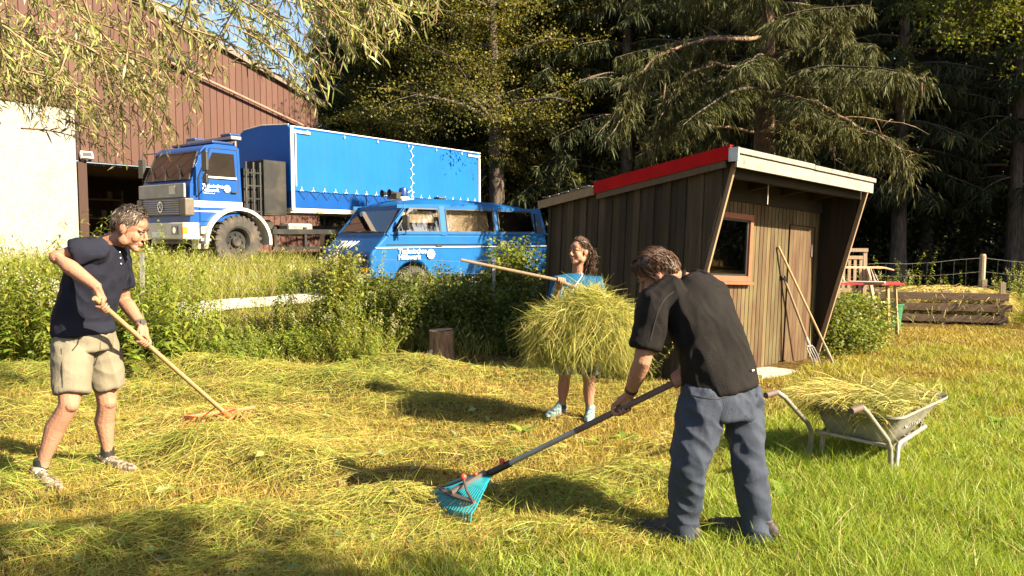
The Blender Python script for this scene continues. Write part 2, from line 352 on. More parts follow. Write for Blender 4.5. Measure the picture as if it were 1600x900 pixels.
# ------------------------------------------------------------------ building
def building():
    root = empty('hall_building', (-12.0, 21.0, .75), math.atan2(.812, .583), 'brown clad hall with white rendered wall and dark open garage bay', 'building')
    g = -.75                                     # world z -> local
    clad_m = wood_mat('brown_cladding', (.090, .043, .032), (.070, .033, .025), None, (6, 6, .5), .7, .3)
    white = pm('white_render', (.30, .285, .26), (.235, .22, .195), 9, .95, 2.5, bscale=22, dirt=(.205, .185, .155), dscale=.9)
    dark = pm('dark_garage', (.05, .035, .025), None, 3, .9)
    b = MB(); b.box((-14, 0, -.2), (-.01, .3, 5.0+g)); b.build('wall', white, root)
    ridge = -2.0; zr = 9.42; zR = lambda x: zr-.303*abs(x-ridge)
    b = MB(); w = .235; x = -14.0; k = 0
    while x < 8.4:
        x1 = min(x+w-.018, 8.4); zb = 5.0 if x < -.02 else (3.58 if x < 5.6 else .4)
        t = random.uniform(.88, 1.1); d = .06
        b.prism([(x, zb+g), (x1, zb+g), (x1, zR(x1)+g), (x, zR(x)+g)], 'y', -d, .1, 0, (t, t*random.uniform(.97, 1.02), t))
        x += w; k += 1
    b.box((-14, -.02, 5.0+g), (0, .05, 5.6+g), 0, tone=.5); b.prism([(0, 3.6+g), (8.38, 3.6+g), (8.38, zR(8.38)-.05+g), (ridge, zr-.05+g), (-13.9, zR(-13.9)-.05+g), (-13.9, 5.1+g), (0, 5.1+g)], 'y', -.02, .09, 0, .45)
    cl = b.build('cladding', clad_m, root)
    b = MB(); b.box((8.1, .0, -.2), (8.39, 9, zR(8.4)-.1+g)); b.box((-14, 9, -.2), (8.39, 9.2, 4+g)); b.build('wall', clad_m, root)
    b = MB()
    for sgn, xa, xb in ((1, ridge, 8.62), (-1, -14.2, ridge)):
        za, zb_ = zR(xa)+g, zR(xb)+g
        b.prism([(xa, za+.02), (xb, zb_+.02), (xb, zb_+.2), (xa, za+.2)], 'y', -.22, 9.4)
    b.build('roof', pm('roof_metal', (.16, .12, .10), None, 4, .5), root)
    # garage bay
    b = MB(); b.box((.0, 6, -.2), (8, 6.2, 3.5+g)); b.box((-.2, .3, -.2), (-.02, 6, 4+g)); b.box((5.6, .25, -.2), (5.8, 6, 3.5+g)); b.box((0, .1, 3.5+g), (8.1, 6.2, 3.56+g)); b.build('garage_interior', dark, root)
    b = MB(); b.box((.02, -.02, -.1), (.26, .2, 3.57+g), tone=.5); b.build('door_post', clad_m, root)
    b = MB()
    for i in range(4): b.box((1.1, 3.8, .1+i*.62), (3.2, 4.4, .14+i*.62))
    for xx in (1.1, 3.16): b.box((xx, 3.8, -.1), (xx+.05, 4.4, 2.3))
    for i in range(9): b.box((1.2+.22*i, 3.9, .15+(i % 4)*.62), (1.36+.22*i, 4.3, .4+(i % 4)*.62))
    b.build('shelf', pm('shelf', (.12, .08, .05), None, 4, .8), root)
    b = MB(); b.box((2.72, -.09, 6.5+g), (3.52, -.061, 6.94+g)); f = b.build('window', M['black'], root)
    b = MB(); b.box((2.77, -.10, 6.55+g), (3.12, -.092, 6.89+g)); b.box((3.15, -.10, 6.55+g), (3.47, -.092, 6.89+g)); b.build('pane', M['glass_dark'], f)
    b = MB(); b.tube([(2.3, -.2, 6.82+g), (7.6, -.2, 5.43+g)], .045)
    for t in (.15, .5, .85): b.box((2.3+5.3*t-.02, -.2, 6.82-1.39*t-.03+g), (2.3+5.3*t+.02, -.03, 6.82-1.39*t+.01+g))
    b.build('pipe', pm('pipe_brown', (.25, .15, .11), None, 5, .5), root, True)
    fl = empty('floodlight', root.matrix_basis @ Vector((.22, -.08, 3.62+g)), math.atan2(.812, .583), 'small white framed floodlight at corner of hall above garage bay', 'floodlight')
    rm = Matrix.Rotation(R(-25), 4, 'X')
    b = MB(); b.box((-.16, -.12, .0), (.16, -.02, .2), mat=rm); b.build('housing', M['white_paint'], fl)
    b = MB(); b.box((-.13, -.128, .03), (.13, -.122, .17), mat=rm); b.build('lens', M['black'], fl)
    b = MB(); b.box((-.03, -.05, -.02), (.03, .05, .05)); b.build('bracket', M['black'], fl)
building()
bpy.context.view_layer.update()

# ------------------------------------------------------------------ truck
def wheel(parent, c, r, wd, tyre_m, rim_m, name='wheel', lugs=26):
    """axis along local y; outer face towards -y"""
    root = bpy.data.objects.new(name, None); COL.objects.link(root); root.parent = parent; root.location = c; root.empty_display_size = .1
    h = wd/2; b = MB()
    b.lathe([(r*.52, -h*.8), (r*.60, -h*.98), (r*.80, -h*1.02), (r*.92, -h*.93), (r*.97, -h*.75), (r*.975, 0), (r*.97, h*.75), (r*.92, h*.93), (r*.8, h), (r*.52, h*.8)], 40, 'y', closed=True)
    for k in range(lugs):
        for sd in (-1, 1):
            a = 2*math.pi*(k+.5*(sd > 0))/lugs
            mt = Matrix.Rotation(-a, 4, 'Y')
            b.box((-r*.055, min(sd*h*.1, sd*h*.98), r*.93), (r*.055, max(sd*h*.1, sd*h*.98), r*1.0), mat=mt)
            if sd < 0: b.box((-r*.05, -h*1.0, r*.84), (r*.05, -h*.85, r*.965), mat=mt)
    b.build('tyre', tyre_m, root, True, sharp=30)
    b = MB(); b.lathe([(0.01, -h*.55), (r*.16, -h*.62), (r*.2, -h*.5), (r*.2, -h*.15), (r*.42, -h*.2), (r*.46, -h*.55), (r*.53, -h*.8), (r*.55, -h*.6), (r*.5, h*.5), (.01, h*.5)], 32, 'y')
    for k in range(8):
        a = 2*math.pi*k/8; b.lathe([(.022*r/.5, -h*.36), (.022*r/.5, -h*.16)], 6, 'y', (r*.3*math.cos(a), 0, r*.3*math.sin(a)))
    b.build('rim', rim_m, root, True, sharp=30)
    return root
def truck():
    ang = math.atan2(.812, .583)
    T = empty('flatbed_truck', (-6.95, 16.3, .78), ang, 'blue emergency truck with tarpaulin covered bed parked in front of hall', 'truck')
    # cab
    arc = [(1.2+.72*math.cos(a), .6+.72*math.sin(a)) for a in np.linspace(R(75), R(151), 9)]
    prof = [(.05, .95), (0, 1.15), (0, 1.55), (.03, 1.86), (.10, 1.93), (.40, 2.62), (.50, 2.72), (.75, 2.78), (1.25, 2.78), (1.36, 2.72), (1.37, 1.28)]+arc
    b = MB().prism(prof, 'y', .06, 2.36)
    inset = lambda v: (v[0]+(.07*max(0, 1-v[0]/.15) if v[1] < .3 or v[1] > 2.1 else 0)*(v[2] > 1.0), v[1]+(.10*max(0, v[2]-1.9) if v[1] < 1 else -.10*max(0, v[2]-1.9)), v[2])
    b.v = [inset(v) for v in b.v]
    b.build('cab', M['blue'], T, True, bevel=.035, sharp=40)
    sy = lambda z: .06+.10*max(0, z-1.9)         # near side surface
    def sidepanel(poly, name, m, d0=.004, d1=.01, parent=T):
        bb = MB().prism(poly, 'y', -d1, d0); bb.v = [(v[0], v[1]+sy(v[2]), v[2]) for v in bb.v]
        return bb.build(name, m, parent)
    door = sidepanel([(.30, 1.06), (1.28, 1.06), (1.28, 2.66), (.62, 2.66), (.30, 2.02)], 'door', M['blue'], 0, .014)
    sidepanel([(.40, 2.05), (1.20, 2.05), (1.20, 2.58), (.66, 2.58)], 'door_window', M['glass_dark'], 0, .022, door)
    sidepanel([(.37, 2.01), (1.23, 2.01), (1.23, 2.05), (.37, 2.05)], 'window_trim', M['cream'], 0, .027, door)
    bb = MB()
    for a, c in (((.285, 1.05), (.285, 2.0)), ((.285, 2.0), (.61, 2.68)), ((.61, 2.68), (1.295, 2.68)), ((1.295, 2.68), (1.295, 1.05)), ((1.295, 1.05), (.285, 1.05))):
        bb.bar((a[0], sy(a[1])-.003, a[1]), (c[0], sy(c[1])-.003, c[1]), .012, .014)
    bb.build('door_gap', M['black'], T)
    bb = MB(); bb.bar((1.08, sy(1.7)-.03, 1.72), (1.22, sy(1.7)-.03, 1.72), .03, .03); bb.build('door_handle', M['black'], door)
    bb = MB(); bb.box((.02, .043, 1.36), (1.36, .058, 1.50)); bb.box((.02, .043, 1.26), (1.2, .058, 1.29)); bb.build('side_stripe', M['cream'], T)
    text('lettering', 'Technisches\nHilfswerk', .105, (.36, .040, 1.80), (R(90), 0, 0), M['lettering'], T, off=.0015, sp=.85)
    text('lettering', 'THW Ortsverband', .035, (.38, .040, 1.66), (R(90), 0, 0), M['lettering'], T)
    gear_disc('emblem', .085, (.97, .040, 1.79), (R(90), 0, 0), [M['lettering'], M['blue_dark']], T)
    # windscreen follows the raked front
    d = Vector((.30, 0, .69)).normalized(); nrm = Vector((-d.z, 0, d.x))
    p0 = Vector((.10, 0, 1.93)); 
    bb = MB(); q = []
    for (s, y) in ((.04, .16), (.04, 2.26), (.70, 2.18), (.70, .24)): q.append(p0+d*s+Vector((0, y, 0))+nrm*.012)
    bb._add(q+[v-nrm*.03 for v in q], [(0, 1, 2, 3), (7, 6, 5, 4), (0, 4, 5, 1), (1, 5, 6, 2), (2, 6, 7, 3), (3, 7, 4, 0)])
    ws = bb.build('windscreen', M['glass_dark'], T)
    bb = MB()
    for i in range(4): bb.bar(q[i]+nrm*.004, q[(i+1) % 4]+nrm*.004, .035, .02, up=nrm)
    bb.build('windscreen_seal', M['black'], T)
    bb = MB()
    for y in (.5, 1.2, 1.8):
        a = p0+Vector((0, y, 0))+nrm*.03; bb.tube([a+d*.02, a+d*.1+nrm*.03, a+d*.3+Vector((0, .22, 0))], .010, 6); bb.bar(a+d*.12+Vector((0, .02, 0)), a+d*.40+Vector((0, .42, 0)), .015, .015); bb.build('wiper', M['black'], T); bb = MB()
    bb = MB(); bb.box((-.035, .12, 1.56), (.02, 2.3, 1.87)); bb.build('front_panel', M['grey_front'], T, bevel=.02)
    bb = MB(); bb.box((-.05, .5, 1.64), (-.036, .78, 1.82)); bb.build('badge_plate', M['cream'], T)
    bb = MB(); bb.box((-.02, .3, 1.19), (.02, 2.1, 1.55)); gp = bb.build('grille', M['blue_dark'], T)
    bb = MB()
    for i in range(7): bb.box((-.045, .34, 1.21+i*.048), (-.018, 2.08, 1.232+i*.048))
    bb.build('grille_slat', M['grey_front'], gp)
    bb = MB(); bb.lathe([(.10, -.06), (.12, -.06), (.12, -.045), (.10, -.045)], 24, 'x', (0, 1.2, 1.37), closed=True)
    bb.bar((-.055, 1.2, 1.37), (-.055, 1.2, 1.48), .02, .012); bb.bar((-.055, 1.2, 1.37), (-.055, 1.29, 1.31), .02, .012); bb.bar((-.055, 1.2, 1.37), (-.055, 1.11, 1.31), .02, .012)
    bb.build('badge', M['chrome'], T)
    bb = MB(); bb.box((-.06, .02, 1.17), (.16, .30, 1.55)); bb.build('corner_panel', M['brown_flap'], T, bevel=.03)
    bb = MB(); bb.box((-.05, 2.1, 1.17), (.16, 2.39, 1.55)); bb.build('corner_panel', M['brown_flap'], T, bevel=.03)
    bb = MB(); bb.box((-.14, -.01, .66), (.24, 2.43, 1.02)); bu = bb.build('bumper', M['cream'], T, bevel=.02)
    for y in (.22, 1.95):
        bb = MB(); bb.box((-.155, y, .76), (-.13, y+.28, .95)); bb.build('headlight', M['glass_dark'], bu)
        bb = MB(); bb.lathe([(.01, -.165), (.07, -.163), (.075, -.156)], 16, 'x', (0, y+.14, .855)); bb.build('lamp', M['chrome'], bu)
    bb = MB(); bb.box((-.151, -.02, .78), (-.05, .06, .93)); bb.build('indicator', M['orange_lens'], bu)
    bb = MB(); bb.box((-.146, .85, .70), (-.141, 1.45, .82)); bb.build('number_plate', M['white_paint'], bu)
    bb = MB(); bb.box((.28, .0, .62), (.52, .35, .68)); bb.box((.28, .0, .78), (.52, .35, .94)); bb.box((.26, .1, .45), (.5, .4, .94)); bb.build('step', M['steel'], T)
    # mirror assembly
    bb = MB(); bb.tube([(.36, .05, 1.72), (.28, -.30, 1.78), (.27, -.30, 2.62), (.5, .1, 2.66)], .014, 8); mr = bb.build('mirror_arm', M['black'], T, True)
    bb = MB(); bb.box((.22, -.42, 2.12), (.29, -.2, 2.55)); bb.box((.22, -.40, 1.86), (.29, -.22, 2.06)); bb.build('mirror', M['black'], mr, bevel=.02)
    bb = MB(); bb.tube([(.3, 2.36, 1.72), (.25, 2.66, 1.78), (.25, 2.66, 2.62), (.5, 2.3, 2.66)], .014, 8); bb.box((.2, 2.55, 2.08), (.27, 2.78, 2.5)); bb.build('mirror', M['black'], T)
    # roof light bar, hatch
    bb = MB(); bb.box((.75, .25, 2.80), (1.35, 2.2, 2.86)); bb.build('roof_hatch', M['blue_dark'], T, bevel=.02)
    bb = MB(); bb.box((1.15, .12, 2.92), (1.42, 2.3, 3.0)); bb.bar((1.3, .2, 2.78), (1.3, .2, 2.93), .04, .04); bb.bar((1.3, 2.2, 2.78), (1.3, 2.2, 2.93), .04, .04); lb = bb.build('light_bar', M['grey_front'], T, bevel=.015)
    bb = MB(); bb.box((1.14, .15, 3.0), (1.43, .6, 3.06)); bb.build('blue_beacon', M['blue_dark'], lb, bevel=.02); bb = MB(); bb.box((1.14, 1.8, 3.0), (1.43, 2.25, 3.06)); bb.build('blue_beacon', M['blue_dark'], lb, bevel=.02)
    # fender, wheels, frame
    for y0, y1 in ((-.10, .42), (2.0, 2.52)):
        po = [(1.2+.86*math.cos(a), .58+.80*math.sin(a)) for a in np.linspace(R(-4), R(182), 22)]
        pi_ = [(1.2+.79*math.cos(a), .58+.73*math.sin(a)) for a in np.linspace(R(182), R(-4), 22)]
        MB().prism(po+pi_, 'y', y0, y1).build('fender', M['cream'], T, True)
    for x in (1.2, 7.3):
        for y in (.15, 2.25): wheel(T, (x, y, .6), .60, .40, M['rubber'], M['black'])
    bb = MB(); bb.box((.3, .75, .75), (10.0, .87, 1.0)); bb.box((.3, 1.55, .75), (10, 1.67, 1.0)); bb.box((1.1, .2, .5), (1.3, 2.2, .72)); bb.box((7.2, .2, .5), (7.4, 2.2, .72)); bb.box((.3, .5, .55), (1.6, 1.9, 1.1)); bb.build('chassis', M['black'], T)
    bb = MB(); bb.box((2.15, .0, .78), (5.2, .1, .9)); bb.box((2.15, .0, .40), (5.2, .08, .47)); 
    for x in (2.2, 3.1, 4.2, 5.1): bb.box((x, .02, .40), (x+.07, .10, .95))
    bb.build('side_guard', M['black'], T)
    bb = MB(); bb.box((2.75, .2, .72), (3.5, .7, 1.05)); bb.build('fuel_tank', M['steel'], T, bevel=.06)
    bb = MB(); bb.tube([(2.2, .3, .95), (2.2, .9, .95)], .17, 16); bb.build('air_tank', M['black'], T, True)
    bb = MB(); bb.box((5.3, .1, .7), (6.5, .8, 1.25)); bb.build('storage_box', M['black'], T)
    # gear between cab and bed
    bb = MB(); bb.box((1.95, .03, 1.22), (2.58, .9, 2.52)); bb.box((1.97, .02, 1.26), (2.56, .031, 2.48), tone=1); bb.build('locker_box', M['black'], T, bevel=.02)
    bb = MB(); bb.box((1.5, .25, .9), (1.95, 2.2, 2.3)); 
    for x in (1.52, 1.72, 1.9): bb.tube([(x, .12, 1.2), (x, .12, 2.45)], .03, 8)
    for z in (1.3, 1.6, 1.9, 2.2): bb.bar((1.5, .1, z), (1.93, .1, z), .02, .03)
    bb.build('spare_rack', M['black'], T)
    bb = MB(); bb.tube([(1.62, .02, 1.15), (1.62, .02, 1.32)], .05, 10); bb.build('reflector', M['brown_flap'], T)
    # bed and tarpaulin
    x0, x1, zb, zt = 2.69, 10.15, 1.36, 3.42
    bb = MB(); bb.box((x0, 0.02, zb-.05), (x1, 2.46, zb+.06)); bb.build('bed', M['cream'], T)
    bb = MB()
    for i in range(3): bb.box((x0+.02+i*2.48, .0, zb+.065), (x0+2.47+i*2.48, .05, zb+.52)); bb.box((x0+.02+i*2.48, 2.42, zb+.065), (x0+2.47+i*2.48, 2.47, zb+.52))
    bb.box((x0, .05, zb+.065), (x0+.05, 2.42, zb+.52)); bb.box((x1-.05, .05, zb+.065), (x1, 2.42, zb+.52)); bb.build('dropside', M['blue'], T, bevel=.008)
    # tarp: gridded shell with slight sag between hoops
    nx = 96; sec = [(-.02, zb+.46), (-.025, zb+.7), (-.02, 2.2), (-.015, 2.6), (-.01, 3.0), (0, 3.34), (.10, 3.42), (.6, 3.46), (1.24, 3.48), (1.88, 3.46), (2.1, 3.42), (2.48, 3.24), (2.48, 2.6), (2.48, zb+.46)]
    V = []; 
    for i in range(nx+1):
        x = x0-.01+(x1-x0+.02)*i/nx; hoop = abs(math.sin(math.pi*6*i/nx))
        for k, (y, z) in enumerate(sec):
            yy = y; zz = z
            if 0 < k < 5: yy += .014*hoop+.004*math.sin(i*1.9+k)
            if 5 < k < 11: zz -= .02*hoop
            if k == 0: zz += .02*abs(math.sin(i*math.pi/4)); yy -= .01
            V.append((x, yy, zz))
    ns = len(sec); Fq = [(i*ns+k, i*ns+k+1, (i+1)*ns+k+1, (i+1)*ns+k) for i in range(nx) for k in range(ns-1)]
    bb = MB()._add(V, Fq); bb._add([V[k] for k in range(ns)], [list(range(ns))]); bb._add([V[nx*ns+k] for k in range(ns)], [list(range(ns))[::-1]])
    tp = bb.build('tarpaulin', M['tarp'], T, True, sharp=50)
    bb = MB(); bb.box((x0+.0, -.045, zb+.0), (x0+.09, -.02, 3.36)); bb.box((x0+.05, -.047, 3.24), (x0+.6, -.03, 3.30)); bb.build('tarp_strap', M['cream'], tp)
    bb = MB(); bb.box((x1-.11, -.045, zb+.2), (x1-.03, -.02, 3.33)); bb.box((x1-.65, -.044, 3.24), (x1-.1, -.03, 3.30)); bb.build('tarp_strap', M['cream'], tp)
    bb = MB(); bb.box((x0+.13, -.045, 1.95), (x0+.16, -.028, 3.32)); bb.build('tarp_strap', M['cream'], tp)
    bb = MB(); bb.tube([(x0, -.02, 3.39), (x1, -.02, 3.39)], .016, 6); bb.tube([(x0-.015, 0.02, 3.43), (x0-.015, 1.24, 3.49), (x0-.015, 2.1, 3.43), (x0-.015, 2.48, 3.26)], .016, 6); bb.build('tarp_edge', M['cream'], tp)
    bb = MB(); i = 0; x = x0+.3
    while x < x1-.1:
        bb.bar((x, -.045, zb+.50), (x, -.045, zb+.58), .010, .010, up=(0, 1, 0)); bb.bar((x, -.045, zb+.52), (x-.05, -.045, zb+.48), .009, .009, up=(0, 1, 0)); bb.bar((x, -.045, zb+.52), (x+.05, -.045, zb+.48), .009, .009, up=(0, 1, 0)); x += .36; i += 1
    bb.build('tarp_hook', M['white_paint'], tp)
    bb = MB(); x = x0+.3
    while x < x1-.4:
        bb.tube([(x-.08, -.03, zb+.48), (x+.10, -.02, zb+.28), (x+.26, -.03, zb+.48)], .007, 5); x += .36
    bb.build('lashing_rope', M['black'], tp)
    bb = MB(); z = 3.3; sx = 1; xs_ = x0+4.25
    while z > zb+.62:
        bb.bar((xs_+.05*sx, -.035, z), (xs_-.05*sx, -.035, z-.13), .007, .007, up=(0, 1, 0)); bb.box((xs_+.05*sx-.03, -.04, z-.015), (xs_+.05*sx+.03, -.026, z+.012)); sx = -sx; z -= .13
    bb.bar((xs_, -.04, zb+.7), (xs_-.45, -.04, zb+.5), .014, .014, up=(0, 1, 0)); bb.build('tarp_lacing', M['white_paint'], tp)
    bb = MB(); xx = x0+.5
    while xx < x1-.3: bb.box((xx, -.04, 3.27), (xx+.035, -.02, 3.33)); xx += 1.2
    bb.build('eyelet', M['cream'], tp)
    bb = MB(); bb.box((x0+.8, -.04, zb-.06), (x0+.95, .0, zb-.02)); bb.build('side_marker', M['orange_lens'], T)
    T.scale = (1, .85, 1)
    return T
truck()

# ------------------------------------------------------------------ van
def van():
    V_ = empty('passenger_van', (-2.55, 13.85, .30), R(42), 'faded blue minibus with white letters on its nose behind bushes', 'van')
    def ins(v):
        x, y, z = v; k = .0
        if z > 1.0: k = .02+.20*max(0, z-1.22)
        if z < .9: k = .08*(.9-z)/.5
        y2 = y+k*(1-y/.925)
        return (x, y2, z)
    def fin(b): b.v = [ins(v) for v in b.v]; return b
    def arch(cx): return [(cx+.40*math.cos(a), .32+.40*math.sin(a)) for a in np.linspace(R(8), R(172), 10)]
    lower = [(.05, .42), (-.02, .5), (-.04, .86), (.0, .93), (.27, 1.20), (.30, 1.25), (4.46, 1.25), (4.50, .98), (4.52, .55), (4.45, .40)]
    lo = lower+[p for p in arch(3.38)]+[p for p in arch(.92)]
    b = MB().prism(lo, 'y', 0, 1.85)
    # extra loops for the tumblehome
    body = fin(b).build('body', M['blue_van'], V_, True, bevel=.045, sharp=40)
    # roof loft
    secs = [(.70, 1.74, .0), (.80, 1.80, .04), (1.0, 1.82, .09), (1.5, 1.835, .13), (2.4, 1.84, .14), (3.3, 1.82, .12), (3.9, 1.80, .08), (4.25, 1.76, .04), (4.36, 1.70, .0)]
    n = 17; vs = []
    for x, ze, cr in secs:
        for k in range(n):
            u = -1+2*k/(n-1); yy = .925+u*.80; vs.append((x, yy, ze+cr*(1-abs(u)**3)))
        for k in range(n)[::-1]:
            u = -1+2*k/(n-1); vs.append((x, .925+u*.80, ze-.035))
    m = 2*n; fs = [(i*m+k, i*m+(k+1) % m, (i+1)*m+(k+1) % m, (i+1)*m+k) for i in range(len(secs)-1) for k in range(m)]
    fs += [list(range(m)), [(len(secs)-1)*m+k for k in range(m)][::-1]]
    rf = MB()._add(vs, fs).build('roof', M['blue_van'], V_, True, sharp=60)
    # pillars near and far side
    b = MB()
    for side in (0, 1):
        yy = lambda z: (.115 if z > 1.5 else .03)
        def P(x, z):
            y = .03 if z < 1.4 else .125
            return (x, y if side == 0 else 1.85-y, z)
        for (xa, xb, w) in ((.33, .80, .07), (1.64, 1.64, .13), (3.02, 3.02, .09), (4.32, 4.20, .30)):
            b.bar(P(xa, 1.22), P(xb, 1.80), w, .05, up=(0, 1, 0))
        b.bar(P(.6, 1.775), P(4.3, 1.765), .05, .07)
        b.bar(P(.35, 1.262), P(4.4, 1.262), .05, .05)
    b.bar((.74, .12, 1.77), (.74, 1.73, 1.77), .07, .05); b.bar((4.33, .1, 1.72), (4.33, 1.75, 1.72), .1, .08); b.bar((.32, .06, 1.24), (.32, 1.79, 1.24), .06, .05)
    b.build('pillar', M['blue_van'], V_)
    def pane(pts, name='window', fr=True):
        """pts: local 3D corner loop"""
        pts = [Vector(p) for p in pts]; nn = (pts[1]-pts[0]).cross(pts[-1]-pts[0]).normalized()
        k = len(pts); bb = MB()._add(pts+[p+nn*.006 for p in pts], [list(range(k))[::-1], list(range(k, 2*k))]+[(i, (i+1) % k, k+(i+1) % k, k+i) for i in range(k)])
        w = bb.build(name, M['glass_van'], V_)
        if fr:
            bb = MB()
            for i in range(k): bb.bar(pts[i]+nn*.003, pts[(i+1) % k]+nn*.003, .022, .022, up=nn)
            bb.build('rubber_seal', M['black'], w)
        return w
    sy = lambda z: .028+.165*(z-1.25)
    def side(px, far=False): return [(x, (sy(z)-.01) if not far else 1.85-sy(z)+.01, z) for x, z in px]
    for far in (False, True):
        pane(side([(.50, 1.29), (1.55, 1.29), (1.55, 1.735), (.88, 1.735)], far), 'front_window'); pane(side([(1.73, 1.29), (2.95, 1.29), (2.95, 1.735), (1.73, 1.735)], far)); pane(side([(3.10, 1.29), (4.12, 1.29), (4.06, 1.73), (3.10, 1.735)], far))
    pane([(.34, .12, 1.28), (.34, 1.73, 1.28), (.74, 1.62, 1.75), (.74, .23, 1.75)], 'windscreen')
    pane([(4.44, 1.6, 1.27), (4.44, .25, 1.27), (4.36, .3, 1.68), (4.36, 1.55, 1.68)], 'rear_window')
    # interior
    b = MB()
    for x in (1.05, 2.0, 3.0):
        for y in (.3, 1.05): b.box((x+.35, y, .8), (x+.48, y+.5, 1.36)); b.box((x+.36, y+.15, 1.36), (x+.46, y+.35, 1.50))
    b.build('seat', pm('van_seat', (.20, .155, .115), None, 8, .9), V_, bevel=.03)
    refl_m = pm('pale_reflection', (.62, .58, .52), (.50, .46, .40), 3, .9)  # pale panels added behind the glass to paint in bright window reflections
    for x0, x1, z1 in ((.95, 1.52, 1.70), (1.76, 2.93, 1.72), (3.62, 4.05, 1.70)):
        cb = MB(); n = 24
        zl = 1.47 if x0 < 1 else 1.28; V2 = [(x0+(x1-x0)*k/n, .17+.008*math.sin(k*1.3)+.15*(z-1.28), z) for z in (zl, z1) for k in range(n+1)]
        cb._add(V2, [(k, k+1, n+2+k, n+1+k) for k in range(n)]).build('reflection_panel', refl_m, V_, True)
    b = MB().lathe([(.19, 0), (.205, .012), (.19, .024)], 20, 'z', closed=True); st = b.build('steering_wheel', M['black'], V_); st.location = (.72, .5, 1.30); st.rotation_euler = (0, R(-35), 0)
    # details: gutter, beltline, door lines
    b = MB(); b.bar((.72, .115, 1.79), (4.3, .125, 1.76), .03, .02); b.bar((.72, 1.735, 1.79), (4.3, 1.725, 1.76), .03, .02); b.build('rain_gutter', M['black'], V_)
    b = MB(); b.box((.06, -.008, .985), (4.48, .004, 1.0)); b.build('body_crease', M['lettering'], V_)
    b = MB(); b.box((.3, -.004, 1.045), (4.46, .008, 1.055))
    for pts in (((.42, .45), (.42, 1.25)), ((1.62, .45), (1.62, 1.28)), ((3.05, 1.06), (3.05, 1.25))):
        b.bar((pts[0][0], ins((0, 0, pts[0][1]))[1]-.002, pts[0][1]), (pts[1][0], .025, pts[1][1]), .010, .02, up=(0, 1, 0))
    b.bar((1.64, .02, 1.25), (1.6, .11, 1.77), .012, .02, up=(0, 1, 0)); b.build('door_gap', M['black'], V_)
    b = MB(); b.bar((1.42, -.02, 1.02), (1.58, -.02, 1.02), .03, .03); b.build('door_handle', M['black'], V_, bevel=.006)
    b = MB(); b.prism([(4.14, 1.28), (4.36, 1.28), (4.28, 1.66), (4.14, 1.70)], 'y', .03, .12); b.v = [(v[0], v[1]-.06+.165*(v[2]-1.25), v[2]) for v in b.v]; lv = b.build('air_vent', M['black'], V_)
    b = MB()
    for i in range(9):
        z = 1.30+i*.042; y = -.035+.165*(z-1.25); b.box((4.145, y, z), (4.345-i*.008, y+.02, z+.016))
    b.build('vent_slat', M['blue_van'], lv)
    # nose
    b = MB(); b.box((-.07, .16, .66), (-.03, 1.69, .86)); g = b.build('grille', M['black'], V_, bevel=.01)
    for y in (.20, 1.35):
        b = MB(); b.box((-.085, y, .67), (-.06, y+.30, .85)); h = b.build('headlight', M['glass_dark'], V_, bevel=.01)
        b = MB(); b.lathe([(.005, -.10), (.05, -.097), (.06, -.087)], 14, 'x', (0, y+.08, .76)); b.lathe([(.005, -.10), (.05, -.097), (.06, -.087)], 14, 'x', (0, y+.22, .76)); b.build('lamp', M['chrome'], h)
    b = MB(); b.box((-.16, .0, .38), (.0, 1.85, .52)); b.build('bumper', M['black'], V_, bevel=.03)
    b = MB(); b.box((-.06, .14, .54), (-.02, .36, .63)); b.build('indicator', M['orange_lens'], V_, bevel=.01); b = MB(); b.box((-.06, 1.49, .54), (-.02, 1.71, .63)); b.build('indicator', M['orange_lens'], V_, bevel=.01)
    # nose letters lie on the sloped panel
    t = text('lettering', 'THW', .27, (0, 0, 0), (0, 0, 0), M['lettering'], V_, shear=.25, ext=.003, align='CENTER', off=.008)
    zx = Vector((0, -1, 0)); up = Vector((.27, 0, .27)).normalized(); nn = zx.cross(up)
    mt = Matrix((zx, up, nn)).transposed().to_4x4(); t.matrix_local = Matrix.Translation(Vector((.03, 1.12, .97))+nn*.01) @ mt
    text('lettering', 'Technisches\nHilfswerk', .13, (.55, -.014, .88), (R(90), 0, 0), M['lettering'], V_, off=.002, sp=.85)
    gear_disc('emblem', .095, (1.30, -.012, .86), (R(90), 0, 0), [M['lettering'], M['blue_dark']], V_)
    # mirror
    b = MB(); b.tube([(.55, .02, 1.22), (.62, -.16, 1.25), (.60, -.19, 1.66), (.74, .08, 1.74)], .011, 8); ma = b.build('mirror_arm', M['black'], V_, True)
    b = MB(); b.box((.56, -.30, 1.32), (.62, -.12, 1.60)); b.build('mirror', M['black'], ma, bevel=.025)
    # wipers, horns, beacon on roof
    b = MB(); b.bar((.31, .35, 1.29), (.36, .95, 1.31), .014, .014); b.build('wiper', M['black'], V_); b = MB(); b.bar((.31, 1.0, 1.29), (.36, 1.6, 1.31), .014, .014); b.build('wiper', M['black'], V_)
    b = MB()
    for y in (.75, 1.02):
        b.lathe([(.015, .30), (.03, .1), (.055, 0.03), (.075, .0), (.07, .0), (.02, .1)], 16, 'x', (.85, y, 2.06))
    b.box((1.0, .72, 1.95), (1.1, 1.06, 2.08)); b.build('horn', M['black'], V_, True)
    b = MB(); b.lathe([(.12, 1.93), (.12, 1.99), (.10, 2.0)], 18, 'z', (1.28, .9, 0)); b.box((1.12, .7, 1.92), (1.4, 1.1, 1.96)); b.build('beacon_base', M['white_paint'], V_, True)
    b = MB(); b.lathe([(.09, 2.0), (.095, 2.12), (.08, 2.17), (.02, 2.19)], 18, 'z', (1.28, .9, 0)); b.build('beacon', M['blue_dark'], V_, True)
    b = MB(); b.box((2.1, .8, 1.975), (2.3, 1.0, 2.03)); b.build('roof_vent', M['black'], V_, bevel=.02)
